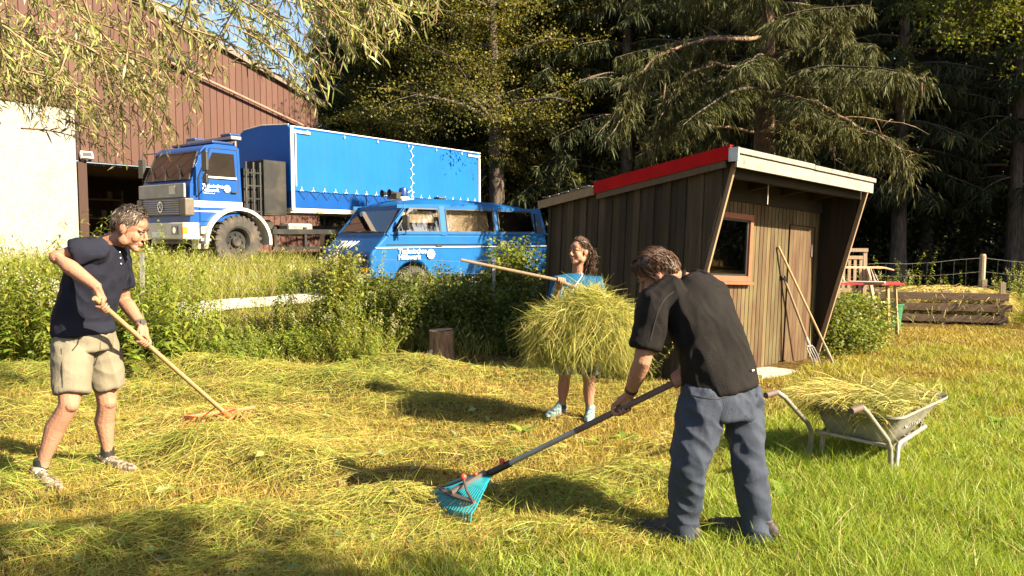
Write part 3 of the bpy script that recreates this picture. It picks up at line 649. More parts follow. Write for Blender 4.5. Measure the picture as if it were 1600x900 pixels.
    for x in (.92, 3.38):
        for y in (.10, 1.75): wheel(V_, (x, y, .32), .32, .20, M['rubber'], M['black'], lugs=34)
van()
# ------------------------------------------------------------------ shed
def clip_poly(poly, a, b, c):
    """keep points with a*y+b*z>=c"""
    out = []
    for i in range(len(poly)):
        p, q = poly[i], poly[(i+1) % len(poly)]
        dp, dq = a*p[0]+b*p[1]-c, a*q[0]+b*q[1]-c
        if dp >= 0: out.append(p)
        if dp*dq < 0: t = dp/(dp-dq); out.append((p[0]+(q[0]-p[0])*t, p[1]+(q[1]-p[1])*t))
    return out
SHED = None
def shed():
    global SHED
    S = bpy.data.objects.new('garden_shed', None); COL.objects.link(S); S.location = (1.773, 8.11, -.04); S.rotation_euler = (0, R(3), R(40)); SHED = S
    tag(S, 'weathered wooden tool shed with slanted red and white edged roof', 'shed')
    w, L, ov, zf, zb = 2.94, 2.12, .58, 2.32, 1.93
    dark_w = wood_mat('weathered_dark_boards', (.070, .050, .031), (.020, .015, .010), (.030, .025, .012), (9, 9, .5), .85, .8, mossamt=.5)
    fac_w = wood_mat('facade_boards', (.096, .050, .026), (.044, .023, .013), (.108, .084, .040), (9, 9, .5), .75, .5, mossamt=.5)
    pale = wood_mat('pale_trim_wood', (.27, .19, .115), (.18, .125, .075), None, (10, 10, .8), .75, .4)
    win_w = wood_mat('window_frame_wood', (.26, .095, .052), (.19, .068, .036), None, (8, 8, 2), .6, .3)
    red = pm('red_fascia_paint', (.40, .004, .005), (.33, .003, .004), 4, .75, spec=.12, dirt=(.22, .006, .008), dscale=3)
    wht = pm('peeling_white_paint', (.27, .245, .205), (.19, .168, .135), 9, .8, 1.0, stretch=(1, 1, 1), dirt=(.06, .045, .033), dscale=9)
    roofz = lambda y: zf-(zf-zb)*(y+ov)/(L+ov)
    def sidewall(x0, sgn):
        b = MB(); y = -ov; k = 0
        while y < L-.02:
            bw = random.uniform(.095, .115); y1 = min(y+bw, L)
            poly = [(y, -.05), (y1-.004, -.05), (y1-.004, roofz(y1)), (y, roofz(y))]
            poly = clip_poly(poly, 1, .25, 0.0)
            t = random.choice((.65, .8, .95, 1.0, 1.1, 1.25, 1.5)); th = .024 if k % 2 else .010
            if len(poly) > 2:
                if sgn < 0: b.prism(poly, 'x', x0-th, x0+.012, 0, (t, t*random.uniform(.92, 1.0), t*.95))
                else: b.prism(poly, 'x', x0-.012, x0+th, 0, (t, t*.97, t*.95))
            y = y1; k += 1
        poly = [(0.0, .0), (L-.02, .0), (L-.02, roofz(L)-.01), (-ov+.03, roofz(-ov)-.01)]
        b.prism(poly, 'x', x0+(.014 if sgn < 0 else -.03), x0+(.03 if sgn < 0 else -.014), 0, .45)  # lining toned down, painting in the shade on the inner wall faces
        return b.build('side_wall', dark_w, S)
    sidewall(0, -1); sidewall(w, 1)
    b = MB(); x = 0.03
    while x < w-.03: b.box((x, L-.02, -.05), (min(x+.12, w-.03)-.004, L+.005, zb-.01), 0, tone=random.uniform(.6, 1.2)); x += .12
    b.build('rear_wall', dark_w, S)
    # front wall of narrow boards with window opening
    b = MB(); x = .03; bw = .082; wx0, wx1, wz0, wz1 = .40, 1.30, 1.07, 1.86; dx0, dx1, dz = 2.17, 2.78, 1.80
    while x < w-.035:
        x1 = min(x+bw-.011, w-.032); mid = (x+x1)/2
        t = random.uniform(.78, 1.2); tt = (t, t*random.uniform(.95, 1.12), t*random.uniform(.9, 1.05))
        top = 2.20; d = random.uniform(0, .003)
        spans = [(-.04, top)]
        if wx0 < mid < wx1: spans = [(-.04, wz0), (wz1, top)]
        if dx0 < mid < dx1: spans = [(dz+.012, top)]
        for z0, z1 in spans: b.box((x, .0-d, z0), (x1, .022, z1), 0, tone=tt)
        x += bw
    b.box((.03, .0221, 1.9), (w-.03, .04, 2.2), tone=.5); b.box((.03, .0221, -.04), (w-.03, .03, wz0-.02), tone=.35); b.box((wx1+.02, .0221, wz0-.02), (w-.03, .03, 1.9), tone=.35)
    fw = b.build('front_wall', fac_w, S)
    b = MB(); x = dx0+.012
    while x < dx1-.02:
        t = random.uniform(.8, 1.15); b.box((x, -.008, .03), (min(x+bw-.005, dx1-.012), .018, dz), 0, tone=(t*.98, t*.92, t*.9)); x += bw
    dr = b.build('door', fac_w, S)
    b = MB(); b.box((dx1-.075, -.022, 1.42), (dx1-.045, -.009, 1.58)); b.build('handle', M['steel'], dr)
    b = MB(); b.box((1.885, -.010, 1.83), (1.945, -.004, 1.93)); b.build('vent_hole', M['black'], S)
    # window
    b = MB(); fwid = .065
    b.box((wx0, -.045, wz1-fwid), (wx1, .02, wz1)); b.box((wx0, -.045, wz0), (wx1, .02, wz0+fwid)); b.box((wx0, -.044, wz0+fwid), (wx0+fwid, .019, wz1-fwid)); b.box((wx1-fwid, -.044, wz0+fwid), (wx1, .019, wz1-fwid))
    b.box((wx0-.02, -.07, wz0-.035), (wx1+.02, -.0, wz0-.001), tone=.9); wi = b.build('window', win_w, S, bevel=.004)
    b = MB(); b.box((wx0+fwid+.03, -.012, wz0+fwid+.02), (wx1-fwid-.03, -.006, wz1-fwid-.02)); b.build('pane', M['glass_shed'], wi)
    b = MB()
    for a, c in (((wx0+fwid, wz0+fwid), (wx1-fwid, wz0+fwid+.022)), ((wx0+fwid, wz1-fwid-.022), (wx1-fwid, wz1-fwid)), ((wx0+fwid, wz0+fwid+.022), (wx0+fwid+.03, wz1-fwid-.022)), ((wx1-fwid-.03, wz0+fwid+.022), (wx1-fwid, wz1-fwid-.022))): b.box((a[0], -.022, a[1]), (c[0], .0, c[1]))
    b.build('sash', M['black'], wi)
    # dark things inside
    b = MB(); b.box((.2, .9, .0), (1.5, 1.3, 1.25)); b.box((.5, .8, 1.25), (.9, 1.2, 1.5)); b.build('workbench', dark_w, S)
    # slanted front edge trims
    for x in (-.012, w-.045):
        b = MB(); d = Vector((0, -ov, zf)).normalized()
        b.bar(Vector((x+.028, -.012, -.04)), Vector((x+.028, -.012, -.04))+d*2.40, .055, .028, up=(1, 0, 0)); b.build('edge_trim', pale, S)
    # header beam and rafters under the roof
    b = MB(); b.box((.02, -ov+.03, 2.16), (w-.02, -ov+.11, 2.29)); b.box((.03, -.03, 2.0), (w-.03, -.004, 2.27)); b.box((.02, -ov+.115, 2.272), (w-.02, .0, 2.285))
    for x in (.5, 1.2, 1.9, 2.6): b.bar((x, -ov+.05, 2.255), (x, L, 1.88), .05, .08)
    b.build('rafter', pm('dark_rafter_shade', (.022, .015, .010), (.012, .009, .006), 6, .9), S)  # dark header board; near-black colour also paints the shade under the overhang
    # roof
    sl = Vector((0, L+ov+.2, -(zf-zb)*(L+ov+.2)/(L+ov))).normalized(); up = Vector((0, -sl.z, sl.y)); p0 = Vector((0, -ov-.07, zf+.012))
    ln = L+ov+.22
    b = MB(); a = p0+up*.03; b.bar(a+Vector((w/2-.03, 0, 0)), a+sl*ln+Vector((w/2-.03, 0, 0)), w+.08, .05, up=up); b.build('roof', pm('roof_felt', (.09, .08, .075), None, 12, .9, .5), S)
    b = MB(); b.bar(p0+up*.058+Vector((-.088, 0, 0))+sl*.02, p0+up*.058+sl*1.92+Vector((-.088, 0, 0)), .022, .135, up=up)
    b2 = MB(); b2.bar(p0+up*.058+Vector((w+.025, 0, 0))+sl*.02, p0+up*.058+sl*1.92+Vector((w+.025, 0, 0)), .022, .135, up=up); b2.build('red_fascia', red, S)
    b.bar(p0+up*.128+Vector((-.07, 0, 0))+sl*.02, p0+up*.128+sl*1.92+Vector((-.07, 0, 0)), .06, .006, up=up); b.build('red_fascia', red, S)
    b = MB(); b.bar(p0+up*.03+Vector((-.084, 0, 0))+sl*1.93, p0+up*.03+sl*ln+Vector((-.084, 0, 0)), .025, .10, up=up); b.bar(p0-up*.045+Vector((-.075, 0, 0))+sl*.1, p0-up*.045+sl*1.9+Vector((-.075, 0, 0)), .02, .07, up=up, tone=.4); b.build('bare_fascia', pale, S)
    b = MB()
    for i in range(5):
        s0 = 1.98+i*.17; b.bar(p0+up*.095+Vector((-.08, 0, 0))+sl*s0, p0+up*(.10+.02*random.random())+Vector((-.05, 0, 0))+sl*(s0+.16), .09, .012, up=up, tone=1)
    b.build('roof_edge_felt', pm('torn_felt', (.25, .24, .22), (.03, .03, .03), 14, .7), S)
    fr = MB(); fr.box((-.07, -ov-.105, zf-.085), (w-.03, -ov-.078, zf+.045)); fr.build('front_fascia', wht, S, bevel=.003)
    fr = MB(); fr.box((-.085, -ov-.125, zf+.052), (1.42, -ov-.07, zf+.108)); fr.box((1.425, -ov-.127, zf+.048), (w-.01, -ov-.07, zf+.098)); fr.build('front_capping', wht, S, bevel=.004)
    b = MB(); b.box((-.10, -ov-.13, zf-.03), (-.072, -ov-.02, zf+.11)); b.build('corner_plate', M['steel'], S)
    b = MB(); b.tube([(.95, -.42, 2.26), (.95, -.42, 1.95)], .006, 6); b.build('hanging_cord', M['cream'], S)
    return S
shed()
bpy.context.view_layer.update()
SM = SHED.matrix_world.copy()
def sloc(x, y, z): return SM @ Vector((x, y, z))
# slab at the foot of the front wall
b = MB(); b.box((1.0, -.44, -.10), (2.98, -.03, .035)); o = b.build('concrete_slab', pm('old_concrete', (.38, .35, .30), (.26, .235, .195), 14, .9, .8, dirt=(.25, .22, .15), dscale=7)); o.matrix_world = SM
bm = o.modifiers.new('bevel', 'BEVEL'); bm.width = .02; bm.segments = 2
tag(o, 'pale concrete slab at foot of shed front wall', 'slab')

HW = wood_mat('tool_handle_wood', (.36, .24, .125), (.27, .165, .08), None, (12, 12, 1.2), .6, .2)
HWD = wood_mat('grey_handle_wood', (.22, .15, .095), (.14, .10, .06), None, (12, 12, 1.2), .65, .2)
# hoe leaning on the shed front
def leaning_tools():
    h = empty('long_hoe', sloc(2.70, -.42, .0), 0, 'long pale handled hoe leaning across shed front wall', 'hoe')
    Mi = h.matrix_basis.inverted()
    bot, top = sloc(2.70, -.42, .03), sloc(1.89, -.022, 1.52)
    def lb(p): return Vector(p)-h.location
    d = (top-bot).normalized()
    MB().tube([lb(bot+d*.2), lb(bot+d*1.0), lb(top)], [.014, .015, .015], 10).build('handle', HW, h, True)
    b = MB(); b.tube([lb(bot+d*.30), lb(bot+d*.12), lb(bot+d*.05)], [.018, .014, .012], 8); sd = Vector((.766, .643, 0))
    q = bot+d*.05; dn = Vector((.1, -.15, -.9)).normalized()
    b.bar(lb(q), lb(q+dn*.14), .17, .006, up=Vector((.6, -.7, 0))); b.build('blade', M['steel'], h)
    f = empty('digging_fork', sloc(2.30, -.40, 0), 0, 'shorter grey four tined fork standing against shed door', 'fork')
    bot, top = sloc(2.32, -.40, .02), sloc(2.05, -.025, 1.14); d = (top-bot).normalized(); lb2 = lambda p: Vector(p)-f.location
    MB().tube([lb2(bot+d*.32), lb2(top)], [.016, .016], 10).build('handle', HWD, f, True)
    b = MB(); b.bar(lb2(top-sd*.05), lb2(top+sd*.05), .035, .035); b.build('grip', M['black'], f, bevel=.01)
    b = MB(); a = bot+d*.30; b.tube([lb2(a+d*.12), lb2(a)], .02, 8); b.tube([lb2(a-sd*.085-d*.04), lb2(a-sd*.06), lb2(a+sd*.06), lb2(a+sd*.085-d*.04)], .010, 6)
    for k in (-.085, -.028, .028, .085): b.tube([lb2(a+sd*k-d*.02), lb2(a+sd*k-d*.15+Vector((.01, -.012, 0))), lb2(a+sd*k-d*.31)], [.008, .007, .003], 6)
    b.build('tines', M['steel'], f, True)
leaning_tools()

# ------------------------------------------------------------------ tree stump
def stump():
    x, y = -.92, 9.65; S = empty('tree_stump', (x, y, gz(x, y)-.02), 0, 'sawn tree stump standing before the shaded hedge', 'stump')
    n = 28; vs = []; prof = [(.20, -.05), (.175, .03), (.155, .12), (.148, .25), (.150, .42)]
    for r, z in prof:
        for k in range(n):
            a = 2*math.pi*k/n; rr = r*(1+.06*math.sin(3*a+1)+.05*math.sin(7*a+z*4)+.03*random.random()); vs.append((rr*math.cos(a), rr*math.sin(a), z))
    fs = [(i*n+k, i*n+(k+1) % n, (i+1)*n+(k+1) % n, (i+1)*n+k) for i in range(len(prof)-1) for k in range(n)]
    MB()._add(vs, fs).build('bark', pm('stump_bark', (.26, .155, .085), (.12, .07, .04), 9, .95, 1.5, stretch=(3, 3, .6), bscale=12), S, True)
    top = vs[-n:]; tz = [(v[0]*.985, v[1]*.985, .424+.01*v[0]/.15) for v in top]
    MB()._add(tz+[(0, 0, .426)], [(k, (k+1) % n, n) for k in range(n)]).build('cut_face', pm('stump_cut', (.34, .22, .13), (.22, .14, .08), 20, .9, .5), S)
    b = MB(); b.tube([(-.10, -.13, .18), (-.16, -.18, .06), (-.19, -.20, -.02)], [.02, .04, .05], 8); b.build('split_root', pm('bare_root', (.50, .36, .22), None, 8, .8), S, True)
stump()

# ------------------------------------------------------------------ compost bin, bucket, table, bench, chair
GW = wood_mat('grey_weathered_planks', (.20, .135, .085), (.10, .066, .042), None, (1.0, 9, 9), .85, .6)
GWZ = wood_mat('grey_weathered_posts', (.40, .30, .20), (.25, .18, .12), None, (9, 9, 1), .85, .6)
def compost():
    x0, y0 = 6.75, 14.1; x1, y1 = 8.85, 13.45; dx, dy = x1-x0, y1-y0; ln = math.hypot(dx, dy)
    B = empty('compost_bin', (x0, y0, gz(x0, y0)), math.atan2(dy, dx), 'slatted wooden compost bin heaped with dry cut grass', 'compost bin')
    b = MB()
    for i, z in enumerate((.06, .26, .46)):
        for y in (0, 1.2): b.box((-.1+.05*i, y-.025, z), (ln+.02+.06*(i == 1), y+.015, z+.125), tone=random.uniform(.8, 1.2))
        for x in (0, ln-.02): b.box((x-.01, 0.03, z+.005), (x+.02, 1.18, z+.12), tone=.8)
    b.build('slats', GW, B)
    for x in (.08, ln*.55, ln-.06):
        for y in (.045, 1.15): MB().box((x-.04, y-.02, -.1), (x+.04, y+.06, .78 if x > 2 else .62)).build('post', GWZ, B)
    return B
compost()
def bucket():
    x, y = 6.55, 13.0; B = empty('green_bucket', (x, y, gz(x, y)), .4, 'green plastic tub between bushes and compost bin', 'tub')
    m = pm('green_plastic', (.035, .16, .085), (.025, .12, .06), 4, .4, dirt=(.1, .15, .09), dscale=5)
    MB().lathe([(.005, .0), (.14, .0), (.15, .01), (.19, .42), (.205, .43), (.205, .455), (.19, .455), (.18, .42), (.14, .03), (.005, .03)], 28, closed=False).build('tub', m, B, True)
    b = MB(); pts = [(.205*math.cos(a), .205*math.sin(a)-.0, .43-.12*math.sin(a)*0) for a in np.linspace(0, math.pi, 12)]
    b.tube([(p[0], p[1]*.9+.02, .44+.02*math.sin(i/11*math.pi)) for i, p in enumerate(pts)], .006, 6); b.build('handle', M['steel'], B, True)
bucket()
def bench_table():
    p = at(1350, 441, 12.6); T = empty('red_table', (p.x, p.y, gz(p.x, p.y)), R(-12), 'red topped folding table by the shed corner', 'table')
    z = p.z-gz(p.x, p.y); red = pm('faded_red_paint', (.55, .05, .045), (.42, .04, .04), 5, .5, dirt=(.55, .35, .28), dscale=4)
    b = MB()
    for k, y in enumerate((-.18, .0, .18)): b.box((-.80, y-.085, z-.03), (.56, y+.085, z))
    b.build('table_top', red, T)
    for x in (-.6, .42):
        b = MB(); b.bar((x, -.22, z-.03), (x+.05, -.25, 0), .045, .045); b.bar((x, .22, z-.03), (x+.05, .25, 0), .045, .045); b.bar((x+.03, -.24, z*.4), (x+.03, .24, z*.4), .03, .03); b.build('leg', HW, T)
    pl = MB(); pl.bar((-.25, -.12, z+.014), (.25, -.30, z+.018), .14, .022); o = pl.build('plank', pm('pale_board', (.66, .55, .42), (.5, .4, .28), 6, .7)); o.parent = None; o.matrix_world = T.matrix_basis.copy()
    tag(o, 'pale bare board lying on the red table', 'board')
    q = at(1350, 417, 12.75); Bn = empty('folding_bench', (q.x-.05, q.y, p.z+.004), R(-6), 'narrow bench with metal legs standing on the red table', 'bench')
    hz = q.z-p.z
    b = MB(); b.box((-.52, -.11, hz-.025), (.36, .11, hz)); b.bar((.36, 0, hz-.013), (.50, 0, hz-.05), .2, .022); b.build('seat', pm('bench_wood', (.60, .44, .27), (.5, .35, .2), 6, .6), Bn)
    for x in (-.42, .12):
        b = MB()
        for y in (-.1, .1): b.tube([(x, y, hz-.02), (x+.08, y, .0)], .009, 6)
        for y in (-.05, .05): b.tube([(x+.05, y, hz-.02), (x+.15, y, .0)], .007, 6)
        b.tube([(x+.08, -.1, .008), (x+.08, .1, .008)], .009, 6); b.build('leg', M['steel'], Bn, True)
    c = at(1334, 402, 13.2); C = empty('wooden_chair', (c.x, c.y, gz(c.x, c.y)), R(-8), 'grey wooden garden chair with slatted back beside shed', 'chair')
    tz = at(1334, 388, 13.2).z-gz(c.x, c.y)
    b = MB()
    for x in (-.24, .20): b.bar((x, 0, .0), (x, .05, tz), .06, .05)
    for x in (-.24, .20): b.bar((x, 0, .0)if x < 0 else (x, -.02, .0), (x, .02, .5), .05, .05)
    b.box((-.28, .01, tz-.06), (.24, .07, tz)); b.box((-.26, .01, .62), (.22, .06, .69)); b.build('back_frame', GWZ, C)
    b = MB()
    for i in range(4): b.box((-.18+i*.095, .02, .69), (-.13+i*.095, .045, tz-.16))
    b.box((-.20, .012, tz-.19), (.16, .06, tz-.13)); b.build('back_slats', GWZ, C)
    b = MB(); b.box((-.27, -.45, .42), (.23, .0, .46)); b.build('seat', GWZ, C)
    for x in (-.24, .20): MB().bar((x, -.42, .42), (x, -.45, 0), .05, .05).build('leg', GWZ, C)
    MB().bar((.24, .02, tz-.35), (.34, -.30, .1), .05, .05).build('brace', GWZ, C)
bench_table()

# ------------------------------------------------------------------ wire fences
WIRE = pm('fence_wire', (.24, .215, .19), None, 5, .7)
def fence(name, label, pts, hts, post_m, square, top_sag=.0, mesh_h=1.0, dx=.16, rows=6, wr=.0022):
    x, y = pts[0]; Fn = empty(name, (x, y, 0), 0, label, 'fence'); wb = MB()
    for i, (px, py) in enumerate(pts):
        b = MB(); g = gz(px, py); 
        if square: b.bar((px-x, py-y, g-.2), (px-x+.02, py-y, g+hts[i]), .045, .045)
        else: b.tube([(px-x, py-y, g-.2), (px-x+.01, py-y, g+hts[i]-.04), (px-x+.01, py-y, g+hts[i])], [.065, .06, .045], 10)
        b.build('post', post_m, Fn)
    for i in range(len(pts)-1):
        a, c = np.array(pts[i]), np.array(pts[i+1]); L = np.linalg.norm(c-a); n = max(4, int(L/.5))
        for r in range(rows):
            h = mesh_h*(r+1)/rows
            q = []
            for k in range(n+1):
                t = k/n; p = a+(c-a)*t; sag = top_sag*math.sin(math.pi*t)*(r+1)/rows
                q.append((p[0]-x, p[1]-y-.03, gz(*p)+h-sag+.015*math.sin(k*2.1+r)))
            wb.tube(q, wr if r < rows-1 else wr*1.4, 4, caps=False)
        for k in range(int(L/dx)):
            t = k*dx/L; p = a+(c-a)*t; sag = top_sag*math.sin(math.pi*t); g = gz(*p)
            wb.tube([(p[0]-x, p[1]-y-.03, g+.05), (p[0]-x+.03*math.sin(k), p[1]-y-.03, g+mesh_h-sag)], wr*.85, 4, caps=False)
    wb.build('wire_mesh', WIRE, Fn)
fence('wire_fence', 'thin wire fence on metal posts along the bushes before the vehicles', [(-10.5, 10.0), (-7.9, 10.3), (-5.16, 10.5), (-2.32, 10.85), (-.28, 11.0), (1.0, 11.1)], [1.25, 1.22, 1.24, 1.1, 1.12, 1.1], pm('galvanised_post', (.33, .32, .30), (.22, .2, .18), 7, .5, metal=.4), True, .03, 1.08, .22, 6, .0012)
fence('wire_fence', 'sagging wire fence on round wooden posts before dark forest at right', [(5.0, 15.6), (9.65, 15.5), (13.2, 15.2), (17, 15)], [1.3, 1.24, 1.3, 1.3], GWZ, False, .13, 1.16, .27, 4, .0019)
# ------------------------------------------------------------------ vegetation
def fbm(x, y, s=1.0, seed=0):
    r = np.random.default_rng(seed); v = 0
    for k in range(7):
        a = r.uniform(0, 2*math.pi); f = s*(1.0+.7*k)*r.uniform(.8, 1.2); v = v+np.sin((x*math.cos(a)+y*math.sin(a))*f+r.uniform(0, 6.28))/(1+.5*k)
    return v/2.6
def cvar(base, n, v=.25, hue=.12):
    base = np.asarray(base, float); b = base[None]*(1+rng.normal(0, v, (n, 1))); b = b*(1+rng.normal(0, hue, (n, 3))*np.array([1, .5, .8])); return np.clip(b, .004, .9)
LEAF = leaf_mat('leaf', .46, .5); GRASS = leaf_mat('grass_blade', .38, .5, gloss=.3); HAY = leaf_mat('cut_grass', .22, .6, gloss=.25)
NEEDLE = leaf_mat('needle_spray', .15, .6, gloss=.15); WILLOW = leaf_mat('willow_leaf', .30, .42, gloss=.4); DLEAF = leaf_mat('shade_leaf', .18, .55, gloss=.2)
BARK = pm('spruce_bark', (.17, .105, .065), (.06, .036, .024), 6, .95, 1.6, stretch=(4, 4, .9), bscale=10)
BARKG = pm('grey_bark', (.12, .09, .065), (.05, .036, .027), 5, .95, 1.2, stretch=(4, 4, .7), bscale=9)
TWIG = pm('dead_twig', (.26, .17, .11), (.15, .09, .055), 9, .9)
def conifer_np(H, zlo, Lmax, seed, per=26, dens=1.0, droop=.5, col=(.05, .062, .018), rad=.25, bare_to=0., strip=(.10, .28), zs=1., q=9, fw=(.018, .04)):
    """returns trunk MB and foliage Rib; branches in whorls with hanging needle sprays"""
    r = random.Random(seed); tb = MB(); fo = Rib()
    pts = []; rr = []
    for i in range(12):
        t = i/11; pts.append((.06*math.sin(3*t+seed), .05*math.cos(2*t+seed)-.05, -.3+(H+.3)*t)); rr.append(rad*(1.35 if i == 0 else 1)*(1-.93*t)+.01)
    tb.tube(pts, rr, 14)
    z = zlo; bt = MB()
    while z < H-.3:
        t = (z-zlo)/(H-zlo); L0 = Lmax*(1-t)**.75*(.7 if t < .02 else 1)+.15
        for k in range(r.randint(4, 6)):
            a = r.uniform(0, 6.28); L = L0*r.uniform(.65, 1.12); n = 9; p = []
            up0 = r.uniform(-.05, .25)+.5*t
            for i in range(n):
                s = i/(n-1); zz = z+L*(up0*s-droop*s*s*(1-.6*t)+.18*max(0, s-.7)); p.append(Vector((math.cos(a)*L*s, math.sin(a)*L*s, zz)))
            bt.tube(p, [.035*(1-.85*i/(n-1))*(L/Lmax+.3) for i in range(n)], 5, caps=False)
            if z < bare_to: continue
            m = int(per*dens*L/Lmax*r.uniform(.7, 1.2))+6
            P = np.array([tuple(v) for v in p]); s = np.sort(rng.uniform(.18, 1, m))**.8; idx = np.clip((s*(n-1)).astype(int), 0, n-2); fr = s*(n-1)-idx
            base = P[idx]*(1-fr[:, None])+P[idx+1]*fr[:, None]
            # side twigs spreading then hanging; each carries short sprays
            tang = np.array([math.cos(a), math.sin(a), 0]); sidev = np.array([-math.sin(a), math.cos(a), 0])
            sgn = rng.choice([-1, 1], m); reach = rng.uniform(.12, .5, m)*(1.1-.6*s)*min(1.3, L/1.5)
            tip = base+sidev*(sgn*reach)[:, None]+tang*(rng.uniform(.05, .35, m)*reach)[:, None]+np.array([0, 0, -1])*(reach*rng.uniform(.2, 1.3, m))[:, None]
            tt = rng.uniform(0, 1, (m, q)); B = (base[:, None]*(1-tt[..., None])+tip[:, None]*tt[..., None]).reshape(-1, 3)
            dirs = (tip-base)[:, None]+rng.normal(0, .16, (m, q, 3)); dirs = dirs.reshape(-1, 3); dirs[:, 2] -= .12+rng.random(len(dirs))*.15
            ll = rng.uniform(*strip, len(B)); ww = rng.uniform(*fw, len(B))
            fo.ribbons(B, dirs, ll, ww, np.stack([np.zeros(len(B)), np.zeros(len(B)), -.3*ll], 1), cvar(col, len(B), .3, .1), segs=2, prof=[.7, 1, .15])
        z += r.uniform(.28, .5)*(1+.3*t)*zs
    return tb, bt, fo
def join_into(tb, bt): tb._add(bt.v, bt.f, 0); return tb
def make_conifer(name, label, loc, rz, bark=BARK, mat=NEEDLE, group=None, sc=1., **kw):
    T = empty(name, loc, rz, label, 'tree', group); tb, bt, fo = conifer_np(**kw)
    tr = tb.build('trunk', bark, T, True, sharp=80); bt.build('branches', BARKG, T, True, sharp=80); fo.build('crown', mat, T); T.scale = (sc,)*3
    return T
def leaf_tree_np(H, zlo, Rc, seed, nl=16000, lsz=(.06, .11), col=(.05, .075, .016), rad=.2, lean=0.):
    r = random.Random(seed); tb = MB(); pts = []; rr = []
    for i in range(12):
        t = i/11; pts.append((.18*math.sin(2.2*t+seed)+lean*t, .15*math.sin(3*t+2*seed), -.3+(H*.9+.3)*t)); rr.append(rad*(1.3 if i == 0 else 1)*(1-.88*t)+.012)
    tb.tube(pts, rr, 12); ends = []
    nb = 26
    for k in range(nb):
        t = r.uniform(max(.15, zlo/H*.75), .98); i = t*11; i0 = min(10, int(i)); p0 = Vector(pts[i0]).lerp(Vector(pts[i0+1]), i-i0)
        a = k*2.4+r.uniform(-.5, .5); Lr = Rc*(1-.55*abs(t-.45)/.55)*r.uniform(.6, 1.1); rise = r.uniform(.1, .6)*Lr
        p = [p0]; 
        for j in range(1, 6):
            s = j/5; p.append(p0+Vector((math.cos(a+.25*s)*Lr*s, math.sin(a+.25*s)*Lr*s, rise*s-.25*Lr*s*s+r.uniform(-.08, .08))))
        tb.tube(p, [rr[i0]*.42*(1-.8*j/5)+.008 for j in range(6)], 6, caps=False)
        for j in (2, 3, 4, 5):
            ends.append((p[j], .35+.55*r.random()))
            for q in range(3):
                e = p[j]+Vector((r.gauss(0, .5), r.gauss(0, .5), r.gauss(-.05, .32)))*(Rc/2.2); tb.tube([p[j], (p[j]+e)/2+Vector((0, 0, .05)), e], [.014, .009, .004], 4, caps=False); ends.append((e, .3+.4*r.random()))
    fo = Rib(); E = np.array([tuple(e[0]) for e in ends]); S = np.array([e[1] for e in ends])*(Rc/2.2)
    idx = rng.integers(0, len(E), nl); off = rng.normal(0, 1, (nl, 3)); off = unit(off)*(rng.random((nl, 1))**.55); off[:, 2] *= .55
    P = E[idx]+off*S[idx][:, None]; D = rng.normal(0, 1, (nl, 3)); D[:, 2] -= .5; Nn = rng.normal(0, .5, (nl, 3)); Nn[:, 2] += 1
    ln = rng.uniform(*lsz, nl); tone = rng.normal(1, .18, len(E))[idx]
    fo.leaves(P, D, Nn, ln, ln*rng.uniform(.55, .8, nl), cvar(col, nl, .2, .12)*tone[:, None].clip(.5, 1.6))
    return tb, fo
def make_leaf_tree(name, label, loc, rz, mat=DLEAF, bark=BARKG, group=None, sc=1., **kw):
    T = empty(name, loc, rz, label, 'tree', group); tb, fo = leaf_tree_np(**kw)
    tb.build('trunk', bark, T, True, sharp=80); fo.build('crown', mat, T); T.scale = (sc,)*3; return T
def again(src, name_loc, rz, label, sc=1., group=None):
    c = copy_tree(src); c.location = name_loc; c.rotation_euler = (0, 0, rz); c.scale = (sc,)*3
    if label: c['label'] = label
    if group: c['group'] = group
    return c
